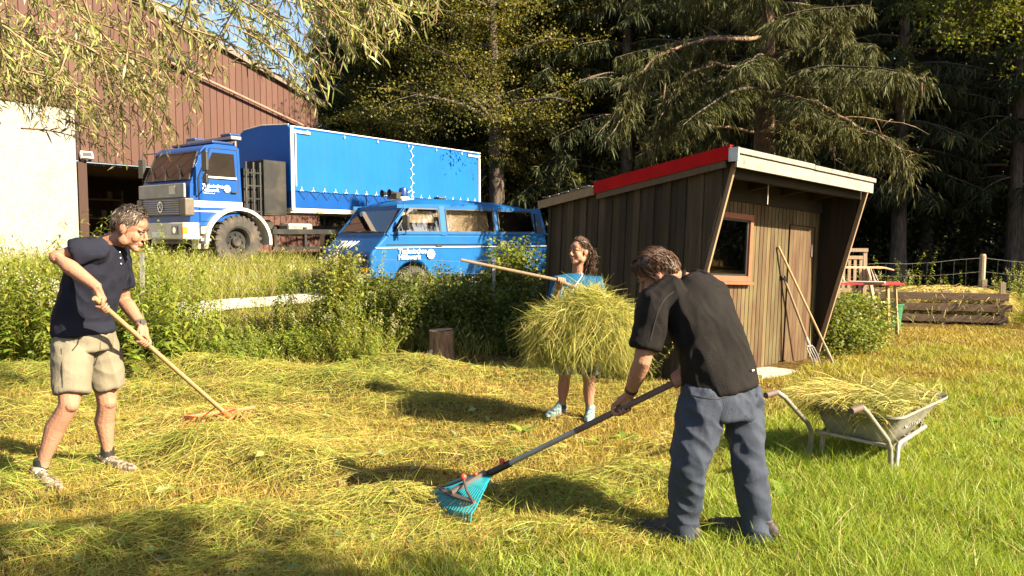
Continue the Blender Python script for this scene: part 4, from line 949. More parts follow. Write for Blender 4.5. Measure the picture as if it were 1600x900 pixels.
# --- the large spruce behind the shed
def hero_spruce():
    x, y = 5.22, 15.8; ky = 15.8/13.5
    T = make_conifer('spruce_tree', 'large old spruce behind shed roof with dead lower branches and hanging sprays', (x, y, gz(x, y)), 0.6, H=9.1, zlo=4.3, Lmax=3.5, seed=5, per=95, dens=1.2, droop=.42, rad=.33, strip=(.07, .20), col=(.062, .064, .019), zs=.75, q=20, fw=(.008, .018))
    # bare and half bare low limbs, placed where the old tree shows them
    b = MB(); fo = Rib()
    Mi = Matrix.Translation(-Vector((x, y, gz(x, y)))); Rz = Matrix.Rotation(-.6, 4, 'Z')
    def L(px, py, Y): Y *= ky; return Rz @ (Mi @ at(px, py, Y))
    limbs = [([(1195, 165, 13.5), (1245, 152, 13.0), (1300, 172, 12.6), (1350, 205, 12.3), (1395, 225, 12.1), (1420, 262, 12.0)], .05, True),
             ([(1195, 175, 13.5), (1235, 160, 13.2), (1250, 190, 13.0), (1253, 235, 13.0)], .035, False),
             ([(1200, 190, 13.5), (1260, 197, 13.2), (1330, 180, 13.0), (1410, 192, 12.8)], .03, False),
             ([(1270, 170, 12.9), (1270, 200, 12.8), (1264, 240, 12.8)], .022, False),
             ([(1310, 178, 12.6), (1308, 210, 12.6), (1306, 250, 12.6)], .014, False),
             ([(1190, 200, 13.5), (1235, 215, 13.1), (1300, 205, 12.9)], .02, False),
             ([(1190, 205, 13.5), (1120, 198, 13.0), (1060, 195, 12.7), (1010, 225, 12.6)], .03, False),
             ([(1185, 110, 13.5), (1120, 100, 13.0), (1070, 115, 12.7), (1045, 160, 12.6), (1030, 205, 12.6)], .035, True),
             ([(1190, 60, 13.5), (1110, 60, 12.9), (1030, 85, 12.5), (985, 130, 12.3), (975, 180, 12.3)], .045, True),
             ([(1200, 120, 13.5), (1260, 80, 13.0), (1320, 40, 12.6)], .035, True),
             ([(1200, 135, 13.5), (1300, 135, 12.8), (1400, 115, 12.3), (1440, 125, 12.2)], .03, True),
             ([(1040, 130, 12.6), (1030, 190, 12.7), (1015, 245, 12.8)], .018, False),
             ([(1200, 205, 13.2), (1225, 200, 12.4), (1250, 215, 12.2)], .02, True)]
    for pts, r, foli in limbs:
        P = [L(*p) for p in pts]; q = []
        for i in range(len(P)-1):
            for k in range(4): q.append(P[i].lerp(P[i+1], k/4)+Vector((random.gauss(0, .02), random.gauss(0, .02), random.gauss(0, .02))))
        q.append(P[-1]); b.tube(q, [r*(1-.75*i/(len(q)-1)) for i in range(len(q))], 7)
        for i in range(3, len(q), 1):
            for s in (0, 1):
                if random.random() < .55:
                    e = q[i]+Vector((random.gauss(0, .22), random.gauss(0, .22), random.gauss(-.12, .18))); b.tube([q[i], (q[i]+e)/2+Vector((0, 0, .03)), e], [.009, .006, .002], 4, caps=False)
        if foli:
            Q = np.array([tuple(v) for v in q[len(q)//3:]]); m = 260
            ii = rng.integers(0, len(Q), m); base = Q[ii]+rng.normal(0, .06, (m, 3)); tip = base+rng.normal(0, .20, (m, 3)); tip[:, 2] -= rng.uniform(.1, .5, m)
            t = rng.uniform(0, 1, (m, 14)); B = (base[:, None]*(1-t[..., None])+tip[:, None]*t[..., None]).reshape(-1, 3); d = ((tip-base)[:, None]+rng.normal(0, .12, (m, 14, 3))).reshape(-1, 3); d[:, 2] -= .15
            ll = rng.uniform(.06, .16, len(B)); fo.ribbons(B, d, ll, rng.uniform(.008, .016, len(B)), np.stack([0*ll, 0*ll, -.3*ll], 1), cvar((.068, .066, .019), len(B), .3), segs=2, prof=[.7, 1, .15])
    b.build('dead_limbs', TWIG, T, True, sharp=80); fo.build('low_sprays', NEEDLE, T)
hero_spruce()
# --- forest
def forest():
    gl_sp = 'tall dark spruce in the dense forest behind shed and vehicles'; gl_dc = 'shaded broadleaf tree at the forest edge behind the vehicles'
    g1, g2 = 'spruces of the dark forest', 'broadleaf trees of the forest edge'
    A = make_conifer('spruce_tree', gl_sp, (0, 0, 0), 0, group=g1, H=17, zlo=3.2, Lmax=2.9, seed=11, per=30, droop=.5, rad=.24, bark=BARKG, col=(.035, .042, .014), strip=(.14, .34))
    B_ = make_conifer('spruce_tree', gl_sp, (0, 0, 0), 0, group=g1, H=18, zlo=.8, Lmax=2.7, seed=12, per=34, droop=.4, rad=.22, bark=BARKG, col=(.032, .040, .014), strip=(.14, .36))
    pa = [(1.6, 27), (3.9, 26.2), (6.6, 25.6), (9.2, 24.6), (12.2, 24), (-.7, 28.4), (-2.4, 31), (2.6, 30), (5.2, 29), (8.2, 28), (11.6, 27), (15.5, 23.5), (14.8, 27), (18.5, 24), (-4.6, 34), (-7.2, 37), (21, 23)]
    for i, (x, y) in enumerate(pa):
        p = (x, y, gz(x, y)); rz = i*1.9; s = .9+.25*random.random()
        if i == 0: A.location = p
        else: again(A, p, rz, None, s)
    pb = [(26, 16.6), (26, 16.2), (28.5, 15), (31, 14), (33.5, 13.2), (4.5, 33), (8.5, 31), (13, 31), (17.5, 30), (0, 34), (-4, 38), (23, 29), (29, 22), (-.5, 31.5), (10.4, 29.5), (3, 36), (-8.5, 40), (36, 12.4), (33, 20.5), (31.5, 18), (35, 16.5)]
    for i, (x, y) in enumerate(pb):
        p = (x, y, gz(x, y)); s = (.95+.2*random.random())*(1.45 if x > 22 and y < 22 else 1)  # unseen far-right stand, added and scaled up to shade the forest
        if i == 0: B_.location = p
        else: again(B_, p, i*2.3, None, s)
    D1 = make_leaf_tree('broadleaf_tree', gl_dc, (0, 0, 0), 0, group=g2, H=11.5, zlo=3, Rc=2.5, seed=21, nl=38000, rad=.17, col=(.165, .155, .034), mat=LEAF)
    D2 = make_leaf_tree('broadleaf_tree', gl_dc, (0, 0, 0), 0, group=g2, H=10, zlo=1.6, Rc=2.3, seed=22, nl=34000, rad=.13, col=(.145, .135, .032), mat=LEAF)
    pd = [(-2.1, 28.0), (-3.8, 29.5), (-5.6, 32), (.4, 28.6), (3.0, 28.4), (-2.6, 33), (1.6, 33)]
    for i, (x, y) in enumerate(pd):
        p = (x, y, gz(x, y))
        if i == 0: D1.location = p
        else: again(D1, p, i*1.3, None, .95+.25*random.random())
    pe = [(-4.6, 30.2), (-6.4, 32), (-1.2, 30.2), (2.0, 27.6), (5.4, 26.8), (-.3, 27.4)]
    for i, (x, y) in enumerate(pe):
        p = (x, y, gz(x, y))
        if i == 0: D2.location = p
        else: again(D2, p, i*1.7, None, .9+.25*random.random())
    # two trees that stand out
    x, y = -.68, 26.0; make_leaf_tree('broadleaf_tree', 'thick bare trunked tree just right of the truck tail', (x, y, gz(x, y)), 0, H=14, zlo=6.2, Rc=3.0, seed=33, nl=34000, rad=.30, col=(.15, .14, .032), mat=LEAF)
    x, y = -7.2, 30; make_conifer('spruce_tree', 'slim dark spruce standing against the sky beside hall gable', (x, y, gz(x, y)), 0, H=15, zlo=2, Lmax=1.1, seed=41, per=26, droop=.7, rad=.16, bark=BARKG, col=(.032, .04, .014))
    x, y = 11.5, 17.2; make_leaf_tree('broadleaf_tree', 'broadleaf tree with sunlit yellow green upper leaves at right edge', (x, y, gz(x, y)), .4, H=11.2, zlo=9.4, Rc=2.6, seed=52, nl=34000, rad=.14, col=(.11, .125, .022), mat=LEAF)
    x, y = 4.05, .0; make_leaf_tree('broadleaf_tree', 'garden tree behind the camera shading the near lawn', (x, y, gz(x, y)), 0, H=6.6, zlo=4.5, Rc=1.12, seed=61, nl=9000, rad=.09, col=(.08, .10, .02), mat=LEAF)
    # undergrowth and thicket deep in the forest
    f = Rib(); n = 90000
    X = rng.uniform(-7.6, 30, n); Y = 36+rng.uniform(0, 5, n)+.0*X; Z = ground(X, Y)+rng.uniform(0, 1, n)**1.1*15
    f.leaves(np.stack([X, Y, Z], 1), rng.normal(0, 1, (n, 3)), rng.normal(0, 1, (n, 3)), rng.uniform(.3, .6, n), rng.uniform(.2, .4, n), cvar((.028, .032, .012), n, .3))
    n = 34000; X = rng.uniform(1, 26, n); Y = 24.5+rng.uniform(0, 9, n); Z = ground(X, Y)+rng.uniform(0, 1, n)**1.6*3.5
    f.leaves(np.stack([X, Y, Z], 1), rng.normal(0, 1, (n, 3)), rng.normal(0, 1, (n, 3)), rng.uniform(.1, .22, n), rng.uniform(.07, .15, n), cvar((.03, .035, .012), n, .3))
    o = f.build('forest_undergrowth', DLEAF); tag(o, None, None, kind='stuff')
forest()
# --- willow hanging into the picture
def willow():
    T = empty('willow_tree', (-6.9, 4.6, gz(-6.9, 4.6)), 0, 'overhanging willow with narrow pale leaves at upper left', 'tree'); g = T.location
    b = MB(); loc = lambda p: Vector(p)-g
    def limb(pts, r0, r1):
        P = [loc(p) for p in pts]; q = []
        for i in range(len(P)-1):
            for k in range(5):
                t = k/5; q.append(P[i].lerp(P[i+1], t)+Vector((random.gauss(0, .015), random.gauss(0, .015), random.gauss(0, .015))))
        q.append(P[-1]); b.tube(q, [r0+(r1-r0)*i/(len(q)-1) for i in range(len(q))], 8); return q
    limb([(-6.9, 4.6, -.2), (-6.7, 4.6, 2), (-6.1, 4.7, 3.4), (-5.2, 4.8, 4.3)], .32, .16)
    ls = [limb([(-5.2, 4.8, 4.3), (-3.8, 4.9, 4.5), (-2.2, 5.1, 4.2), (-.9, 5.4, 3.75), (-.3, 5.5, 3.35)], .13, .02), limb([(-5.6, 4.75, 4.0), (-4.3, 4.2, 4.0), (-3.0, 4.3, 3.7), (-1.9, 4.6, 3.1)], .10, .02),
          limb([(-5.2, 4.8, 4.2), (-3.8, 5.7, 4.6), (-2.4, 6.0, 4.1), (-1.6, 6.1, 3.6)], .10, .02)]
    lower = np.interp
    f = Rib(); N = 345; allP = []
    kx = [-60, 0, 60, 120, 170, 230, 290, 320, 350, 400, 440, 480, 500, 540, 600, 650, 695]
    ky = [230, 225, 195, 215, 262, 255, 240, 200, 130, 110, 140, 190, 190, 105, 95, 75, 20]
    wts = [1.2, 1.3, 1.3, 1.2, 1.2, 1.2, 1.1, .8, .5, .45, .7, .9, .9, 1.1, 1.1, .9, .4]
    cand = rng.uniform(-90, 695, 4000); keep = rng.random(4000) < np.interp(cand, kx, wts)/1.3; cand = cand[keep][:N]
    for px in cand:
        lo = np.interp(px, kx, ky); tipy = lo-abs(random.gauss(0, .42))*(lo+60)
        Y = random.uniform(4.1, 6.1); tip = at(px, tipy, Y); Ln = random.uniform(.45, .95)
        back = Vector((random.gauss(-.4, .42), random.uniform(-.4, .4), random.uniform(.35, .85))).normalized()*Ln
        st = tip+back; mid = (st+tip)/2+Vector((.10*Ln, 0, .14*Ln)); n = 12; P = []
        for i in range(n):
            t = i/(n-1); P.append(loc(st*(1-t)**2+mid*2*t*(1-t)+tip*t*t))
        b.tube(P, [.006*(1-.7*i/(n-1)) for i in range(n)], 4, caps=False)
        Pn = np.array([tuple(p) for p in P]); m = int(Ln/.018); s = np.linspace(.08, 1, m); ii = np.clip((s*(n-1)).astype(int), 0, n-2); fr = (s*(n-1)-ii)[:, None]
        B = Pn[ii]*(1-fr)+Pn[ii+1]*fr; tg = unit(Pn[ii+1]-Pn[ii]); rv = unit(np.cross(tg, rng.normal(0, 1, (m, 3))))
        D = tg*.6+rv*rng.uniform(.5, 1.15, (m, 1)); D[:, 2] -= rng.uniform(.0, .45, m)
        ll = rng.uniform(.055, .105, m)*(1-.35*s); bend = np.stack([np.zeros(m), np.zeros(m), -.22*ll], 1)+rng.normal(0, .008, (m, 3))
        c = cvar((.205, .215, .062), m, .25, .10)*random.uniform(.6, 1.3)
        f.ribbons(B, D, ll, ll*rng.uniform(.12, .19, m), bend, c, segs=3, prof=[.25, 1, .8, .05])
    b.build('branches', TWIG, T, True, sharp=80); f.build('foliage', WILLOW, T)
willow()
# --- weeds, bushes
def weed_mesh(seed, h, nst, leaf=(.05, .11), spread=.22, col=(.12, .17, .025), narrow=.38, top=None):
    r = np.random.default_rng(seed); f = Rib(); rr = random.Random(seed)
    for s in range(nst):
        x0, y0 = rr.gauss(0, spread*.5), rr.gauss(0, spread*.5); hh = h*rr.uniform(.55, 1.05); lx, ly = rr.gauss(0, .16), rr.gauss(0, .16)
        P = np.array([[x0, y0, -.02]]); D = np.array([[lx, ly, 1.]]); f.ribbons(P, D, np.array([hh]), np.array([.009]), np.array([[lx*.25*hh, ly*.25*hh, -.06*hh]]), np.array([col])*.9, segs=5, prof=[1, .9, .8, .7, .5, .3])
        m = int(hh/.042); t = np.linspace(.16, 1.0, m); Dn = unit(D); c = P+Dn*hh*t[:, None]+np.array([[lx*.25*hh, ly*.25*hh, -.06*hh]])*t[:, None]**2
        for sg in (0, 1):
            a = np.arange(m)*2.0+sg*math.pi+r.uniform(-.3, .3, m); d = np.stack([np.cos(a), np.sin(a), r.uniform(-.15, .55, m)], 1)
            ll = r.uniform(*leaf, m)*(1.05-.55*np.abs(t-.45)/.55)
            cc = np.clip(np.array(col)[None]*(1+r.normal(0, .2, (m, 1)))*(1+r.normal(0, .1, (m, 3))), .01, .9)*(0.8+.45*t[:, None])
            f.ribbons(c, d, ll, ll*narrow, np.stack([0*ll, 0*ll, -r.uniform(.2, .7, m)*ll], 1), cc, segs=3, prof=[.25, 1, .75, .05], side=np.cross(d, [0, 0, 1.]))
        if top and rr.random() < .6:
            e = c[-1]; k = 26; f.leaves(e+r.normal(0, .018, (k, 3))+np.stack([0*np.arange(k), 0*np.arange(k), r.uniform(-.03, .07, k)], 1), r.normal(0, 1, (k, 3)), r.normal(0, 1, (k, 3)), np.full(k, .02), np.full(k, .014), np.repeat([top], k, 0))
    return f
def bush_mesh(seed, rx, ry, h, n, leaf=(.045, .085), col=(.10, .14, .025), nst=40):
    r = np.random.default_rng(seed); f = Rib()
    # clumped twig ends within an uneven dome
    k = 90; th = r.uniform(0, 6.28, k); rad = r.uniform(0, 1, k)**.5; zz = r.uniform(.08, 1, k)
    lim = np.sqrt(np.clip(1-(zz*.92)**2.2, .02, 1))*r.uniform(.75, 1.15, k); C = np.stack([np.cos(th)*rad*lim*rx, np.sin(th)*rad*lim*ry, zz*h*r.uniform(.75, 1.08, k)], 1)
    base = np.stack([C[:, 0]*.25, C[:, 1]*.25, 0*zz], 1); d = C-base; L = np.linalg.norm(d, axis=1)
    f.ribbons(base, d, L, np.full(k, .012), np.zeros((k, 3)), np.repeat([[.12, .085, .04]], k, 0), segs=2, prof=[1, .7, .4])
    idx = r.integers(0, k, n); off = unit(r.normal(0, 1, (n, 3)))*(r.random((n, 1))**.6)*.20*(rx+h)/1.4; P = C[idx]+off; P[:, 2] = np.maximum(P[:, 2], .02)
    D = unit(off)+r.normal(0, .6, (n, 3)); D[:, 2] -= .25; Nn = r.normal(0, .55, (n, 3)); Nn[:, 2] += .9
    ll = r.uniform(*leaf, n); tone = r.normal(1, .16, k)[idx]
    cc = np.clip(np.array(col)[None]*(1+r.normal(0, .2, (n, 1)))*(1+r.normal(0, .1, (n, 3)))*tone[:, None], .01, .9)
    f.leaves(P, D, Nn, ll, ll*r.uniform(.5, .8, n), cc, fold=.1)
    return f
def place(o, x, y, rz, s, sink=0): o.location = (x, y, gz(x, y)-sink); o.rotation_euler = (0, 0, rz); o.scale = (s, s, s*random.uniform(.88, 1.12)); return o
def weeds():
    ga, la = 'weeds on the overgrown bank', 'leafy green weed on the overgrown bank by the wire fence'
    protos = []
    for i, (h, n, lf, col, nar, top) in enumerate([(1.05, 7, (.06, .12), (.20, .235, .035), .34, None), (.75, 9, (.05, .10), (.18, .215, .033), .55, None), (1.2, 5, (.07, .13), (.21, .24, .04), .26, None), (.55, 11, (.06, .12), (.165, .21, .032), .7, None), (.9, 8, (.05, .09), (.23, .245, .045), .4, (.45, .42, .3))]):
        o = weed_mesh(100+i, h, n, lf, .35, col, nar, top).build('weed_plant', LEAF); tag(o, la, 'weed', ga); protos.append(o)
    spots = []
    R2 = random.Random(3)
    def lowspot(x, y):      # leave the gap through which the pale gravel shows
        px = 800+1180*x/y; return 280 < px < 520
    tries = 0
    while len(spots) < 205 and tries < 5000:
        tries += 1
        x, y = R2.uniform(-9, -.9), R2.uniform(8.7, 11.6)
        if y < 8.9+.35*math.sin(x*2.1) or x < -.74*y: continue
        px = 800+1180*x/y
        if lowspot(x, y) and y > 10.2: continue
        if px > 590 and y < 10.3: continue
        spots.append((x, y))
    used = set()
    for i, (x, y) in enumerate(spots):
        k = R2.randrange(5); px = 800+1180*x/y
        s = R2.uniform(.9, 1.4)
        if lowspot(x, y): k = R2.choice((1, 3)); s = R2.uniform(.55, .85)*(1.0 if k == 3 else .8)
        elif px > 520: s *= .66 if y < 10.9 else .85
        elif px < 250: s *= 1.15
        if k not in used: o = protos[k]; used.add(k)
        else: o = protos[k].copy(); COL.objects.link(o)
        place(o, x, y, R2.uniform(0, 6.3), s)
    for i, (px, Y, k, s) in enumerate([(236, 10.2, 2, 1.2), (250, 10.6, 0, 1.3), (262, 10.3, 2, 1.25), (305, 10.9, 2, 1.15), (322, 10.7, 4, 1.2), (338, 11.0, 2, 1.1), (432, 10.8, 2, 1.05), (446, 11.0, 0, 1.1), (458, 10.7, 2, 1.1), (505, 10.9, 0, 1.2), (530, 10.5, 2, 1.2), (548, 10.9, 4, 1.25), (566, 10.6, 2, 1.1), (585, 11.2, 0, 1.05), (604, 10.9, 4, 1.0), (218, 10.8, 0, 1.35), (196, 10.6, 2, 1.3), (120, 10.4, 2, 1.25), (60, 10.3, 0, 1.3), (20, 10.2, 2, 1.3), (90, 10.9, 4, 1.4), (640, 11.2, 2, .95), (690, 11.4, 4, .95), (735, 11.3, 0, .95), (500, 9.8, 4, .95), (545, 9.7, 2, .85), (470, 9.6, 0, .7), (170, 11.6, 2, 1.2), (210, 12.2, 0, 1.3), (258, 11.8, 4, 1.2), (275, 12.6, 2, 1.0), (320, 14.6, 0, .8), (352, 15.0, 2, .7), (395, 14.4, 4, .75), (430, 14.9, 0, .75), (470, 14.6, 2, .75), (510, 12.2, 4, 1.1), (530, 12.6, 2, 1.1), (560, 12.0, 0, 1.1), (130, 12.0, 4, 1.3), (80, 11.8, 2, 1.3), (40, 12.2, 0, 1.3), (345, 10.1, 0, .75), (300, 9.6, 2, .62), (410, 9.9, 4, .75), (375, 10.4, 2, .7), (590, 9.6, 4, .7)]):
        p = at(px, 450, Y); o = protos[k].copy(); COL.objects.link(o); place(o, p.x, Y, i*1.3, s)
    # hedge of bushes shaded by the shed, in front of the van
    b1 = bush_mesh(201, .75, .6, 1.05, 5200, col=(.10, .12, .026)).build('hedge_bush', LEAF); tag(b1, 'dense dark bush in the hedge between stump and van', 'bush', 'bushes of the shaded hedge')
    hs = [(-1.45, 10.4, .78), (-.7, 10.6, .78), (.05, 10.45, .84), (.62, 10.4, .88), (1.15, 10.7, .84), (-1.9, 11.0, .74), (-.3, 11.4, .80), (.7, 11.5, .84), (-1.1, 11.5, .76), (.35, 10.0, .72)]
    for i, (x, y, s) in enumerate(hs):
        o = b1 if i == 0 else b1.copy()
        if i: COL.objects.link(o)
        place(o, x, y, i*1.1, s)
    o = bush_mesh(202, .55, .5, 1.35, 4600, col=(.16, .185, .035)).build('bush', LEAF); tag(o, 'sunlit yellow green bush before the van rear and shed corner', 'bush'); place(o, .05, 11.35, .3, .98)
    o = bush_mesh(205, .4, .4, 1.45, 3000, (.04, .09), col=(.19, .20, .045)).build('bush', LEAF); tag(o, 'tall pale shrub in front of the minibus nose', 'bush'); place(o, -2.45, 10.7, .3, .82)
    # bushes right of the shed
    for j, (x, y, s, sd, cl, lab) in enumerate([(4.35, 10.35, .84, 203, (.14, .165, .035), 'leafy bush touching right wall of shed'), (5.05, 10.9, .82, 204, (.17, .195, .04), 'pale green bush right of shed before the green tub'), (4.75, 11.8, .72, 206, (.15, .175, .035), 'bush beneath the red table behind shed')]):
        o = bush_mesh(sd, .75, .6, .95, 5600, (.04, .08), col=cl).build('bush', LEAF); tag(o, lab, 'bush'); place(o, x, y, j, s)
    gb, lb = 'weeds along the right hand fence', 'green weed growing along the fence and compost bin by the forest'
    first = {}
    for i in range(60):
        x, y = R2.uniform(5.6, 12.5), R2.uniform(14.6, 15.9)
        if 6.5 < x < 9.1 and y < 14.9: continue
        if i > 48: x, y = R2.uniform(9.2, 10.8), R2.uniform(12.9, 15)
        k = R2.randrange(5); o = protos[k].copy(); COL.objects.link(o); o['label'] = lb; o['group'] = gb; place(o, x, y, R2.uniform(0, 6), R2.uniform(.75, 1.25))
    lc, gc = 'low weed at the edge of the hay by the shed wall', 'weeds at the shed foot'
    for i in range(12):
        t = R2.random(); p = sloc(-.1-.25*R2.random(), .2+2.0*t, 0); k = R2.choice([1, 3, 4]); o = protos[k].copy(); COL.objects.link(o); o['label'] = lc; o['group'] = gc; place(o, p.x, p.y, R2.uniform(0, 6), R2.uniform(.4, .7))
weeds()
# ------------------------------------------------------------------ grass and hay
MOUNDS = [  # x, y, rx, ry, height, angle
    (-2.05, 5.05, .75, .42, .26, .1), (-1.45, 4.75, .45, .30, .18, -.4), (-2.75, 4.35, .8, .25, .10, .15), (-1.5, 3.75, .9, .24, .11, .12), (-2.2, 3.45, .8, .2, .09, .0), (-.75, 4.05, .55, .25, .10, .4),
    (.25, 4.25, .5, .22, .10, .15), (.75, 4.55, .45, .25, .09, 0), (-.35, 5.2, .8, .25, .08, .3), (-3.2, 7.3, 1.3, .4, .16, .1), (-1.9, 7.9, 1.2, .4, .18, -.1), (-.9, 7.0, .9, .35, .10, .2), (-3.6, 8.6, 1.5, .45, .22, .05), (-1.3, 8.7, 1.1, .4, .18, 0), (-2.4, 6.2, .9, .3, .12, .2), (-4.4, 6.4, .9, .35, .15, 0), (.3, 8.6, .6, .3, .06, 0), (-5.2, 8.2, 1.2, .5, .2, 0), (1.2, 5.4, .6, .25, .05, 0), (0.2, 3.6, .5, .2, .06, .2)]
def hayh(x, y):
    h = np.zeros_like(np.asarray(x, float))
    for mx, my, rx, ry, hh, a in MOUNDS:
        u = (x-mx)*math.cos(a)+(y-my)*math.sin(a); v = -(x-mx)*math.sin(a)+(y-my)*math.cos(a)
        h = np.maximum(h, hh*np.exp(-(u/rx)**2*1.6-(v/ry)**2*1.6))
    for fx, fy in FEET: h = h*(1-.9*np.exp(-((x-fx)**2+(y-fy)**2)/.04))
    return h*(1+.25*fbm(x, y, 6, 5))
def greenness(x, y):
    """0 dry hay, 1 lush uncut lawn"""
    g = smooth(.1, 1.0, x-.42*(np.asarray(y)-3.2)+.45*fbm(x, y, 1.1, 3))*smooth(8.2, 5.6, y)
    g = np.maximum(g, smooth(1.2, 2.2, x)*smooth(7.6, 6.0, y)*.85)
    g = np.maximum(g, smooth(3.75, 3.1, y)*smooth(-1.0, .1, x+.3*fbm(x, y, 2, 8)))
    g = np.maximum(g, .75*smooth(2.2, 3.2, x)*smooth(15, 9, y)*(.65+.5*fbm(x, y, 1.4, 9)))
    return np.clip(g, 0, 1)
def in_shed(x, y):
    dx, dy = x-1.773, y-8.11; c, s = math.cos(R(40)), math.sin(R(40)); u = dx*c+dy*s; v = -dx*s+dy*c
    return (u > -.03) & (u < 3.0) & (v > -.42*((u > .95) & (u < 3.0))) & (v < 2.14)
def grass():
    f = Rib()
    # lawn blades
    N = 430000; y = 2.4+10.9*rng.random(N)**1.75; x = rng.uniform(-.92, .92, N)*(y+.8)
    ok = ~in_shed(x, y) & ((y < 9.5+.3*np.sin(x*2)) | (x > 1.0)) & (y < 13.6); x, y = x[ok], y[ok]; n = len(x)
    g = greenness(x, y); far = np.clip((y-4)/7, 0, 1)
    h = (.032+.052*g+.03*rng.random(n))*(.75+.5*rng.random(n))*(1+.45*fbm(x, y, 3.2, 4))
    tall = rng.random(n) < .03*g; h[tall] *= 1.9
    P = np.stack([x, y, ground(x, y)+hayh(x, y)*.8-.006], 1)
    a = rng.uniform(0, 6.28, n); lean = rng.uniform(.15, .8, n); D = np.stack([np.cos(a)*lean, np.sin(a)*lean, np.ones(n)], 1)
    bend = np.stack([np.cos(a)*h*.5*lean, np.sin(a)*h*.5*lean, -.25*h*lean], 1)
    lush = np.array([.205, .285, .030]); dry = np.array([.36, .26, .055]); mid = np.array([.26, .28, .036])
    mixv = np.clip(g+rng.normal(0, .2, n)+.18*fbm(x, y, 2.5, 6), 0, 1)[:, None]
    c = np.where(mixv > .5, mid+(lush-mid)*(mixv-.5)*2, dry+(mid-dry)*mixv*2)*(1+rng.normal(0, .22, (n, 1)))
    brn = rng.random(n) < .14*(1-g); c[brn] = np.array([.26, .14, .045])*(1+rng.normal(0, .2, (brn.sum(), 1)))
    strw = rng.random(n) < .09; c[strw] = np.array([.46, .37, .15])*(1+rng.normal(0, .15, (strw.sum(), 1)))
    f.ribbons(P, D, h, rng.uniform(.0026, .005, n)*(1+.9*far), bend, np.clip(c, .01, .8), segs=3, prof=[1, .9, .6, .08])
    o = f.build('grass', GRASS); tag(o, None, None, kind='stuff')
    # tall unmown grass on the bank and before the truck
    f = Rib(); N = 98000
    x = rng.uniform(-15, 1.2, N); y = rng.uniform(8.6, 18.5, N); x[:17000] = rng.uniform(5.4, 12.5, 17000); y[:17000] = rng.uniform(13.9, 16.2, 17000); q = -.812*x+.583*y
    edge = 9.0+.35*np.sin(x*2.1)+1.1*smooth(-2, -1.3, x)
    ok = (y > edge) & (np.abs(x) < .78*y+4) & ~((q > 10.7) & (q < 12.7)) & (q < 17.5) & ~((q > 8.6) & (y > 12.2) & (x > -3.2) & (x < 4)) & ~((x > 6.5) & (x < 9.0) & (y < 15)) & ~((x > 5) & (x < 7) & (y < 14.3)); x, y, q = x[ok], y[ok], q[ok]; n = len(x)
    px = 800+1180*x/y; gap = (px > 285) & (px < 515) & (q < 11.5)
    h = rng.uniform(.22, .62, n)*np.where(q > 12.5, 1.0, .85)*np.where(gap, .42, 1.0)
    P = np.stack([x, y, ground(x, y)-.01], 1); a = rng.uniform(0, 6.28, n); ln = rng.uniform(.05, .45, n); D = np.stack([np.cos(a)*ln, np.sin(a)*ln, np.ones(n)], 1)
    bend = np.stack([np.cos(a)*h*.4, np.sin(a)*h*.4, -.25*h], 1)*rng.uniform(.2, 1.1, (n, 1))
    t = rng.random((n, 1)); c = (np.array([.17, .205, .03])*(1-t)+np.array([.34, .31, .075])*t)*(1+rng.normal(0, .2, (n, 1)))
    f.ribbons(P, D, h, rng.uniform(.005, .010, n), bend, np.clip(c, .01, .8), segs=4, prof=[1, .95, .8, .5, .08])
    # seed heads
    k = rng.choice(n, 5000); tip = P[k]+unit(D[k])*h[k][:, None]+bend[k]
    f.ribbons(tip, np.stack([np.cos(a[k])*.5, np.sin(a[k])*.5, np.ones(5000)*.6], 1), rng.uniform(.05, .10, 5000), rng.uniform(.008, .014, 5000), np.zeros((5000, 3)), cvar((.40, .34, .17), 5000, .15), segs=2, prof=[.5, 1, .2])
    o = f.build('tall_grass', GRASS); tag(o, None, None, kind='stuff')
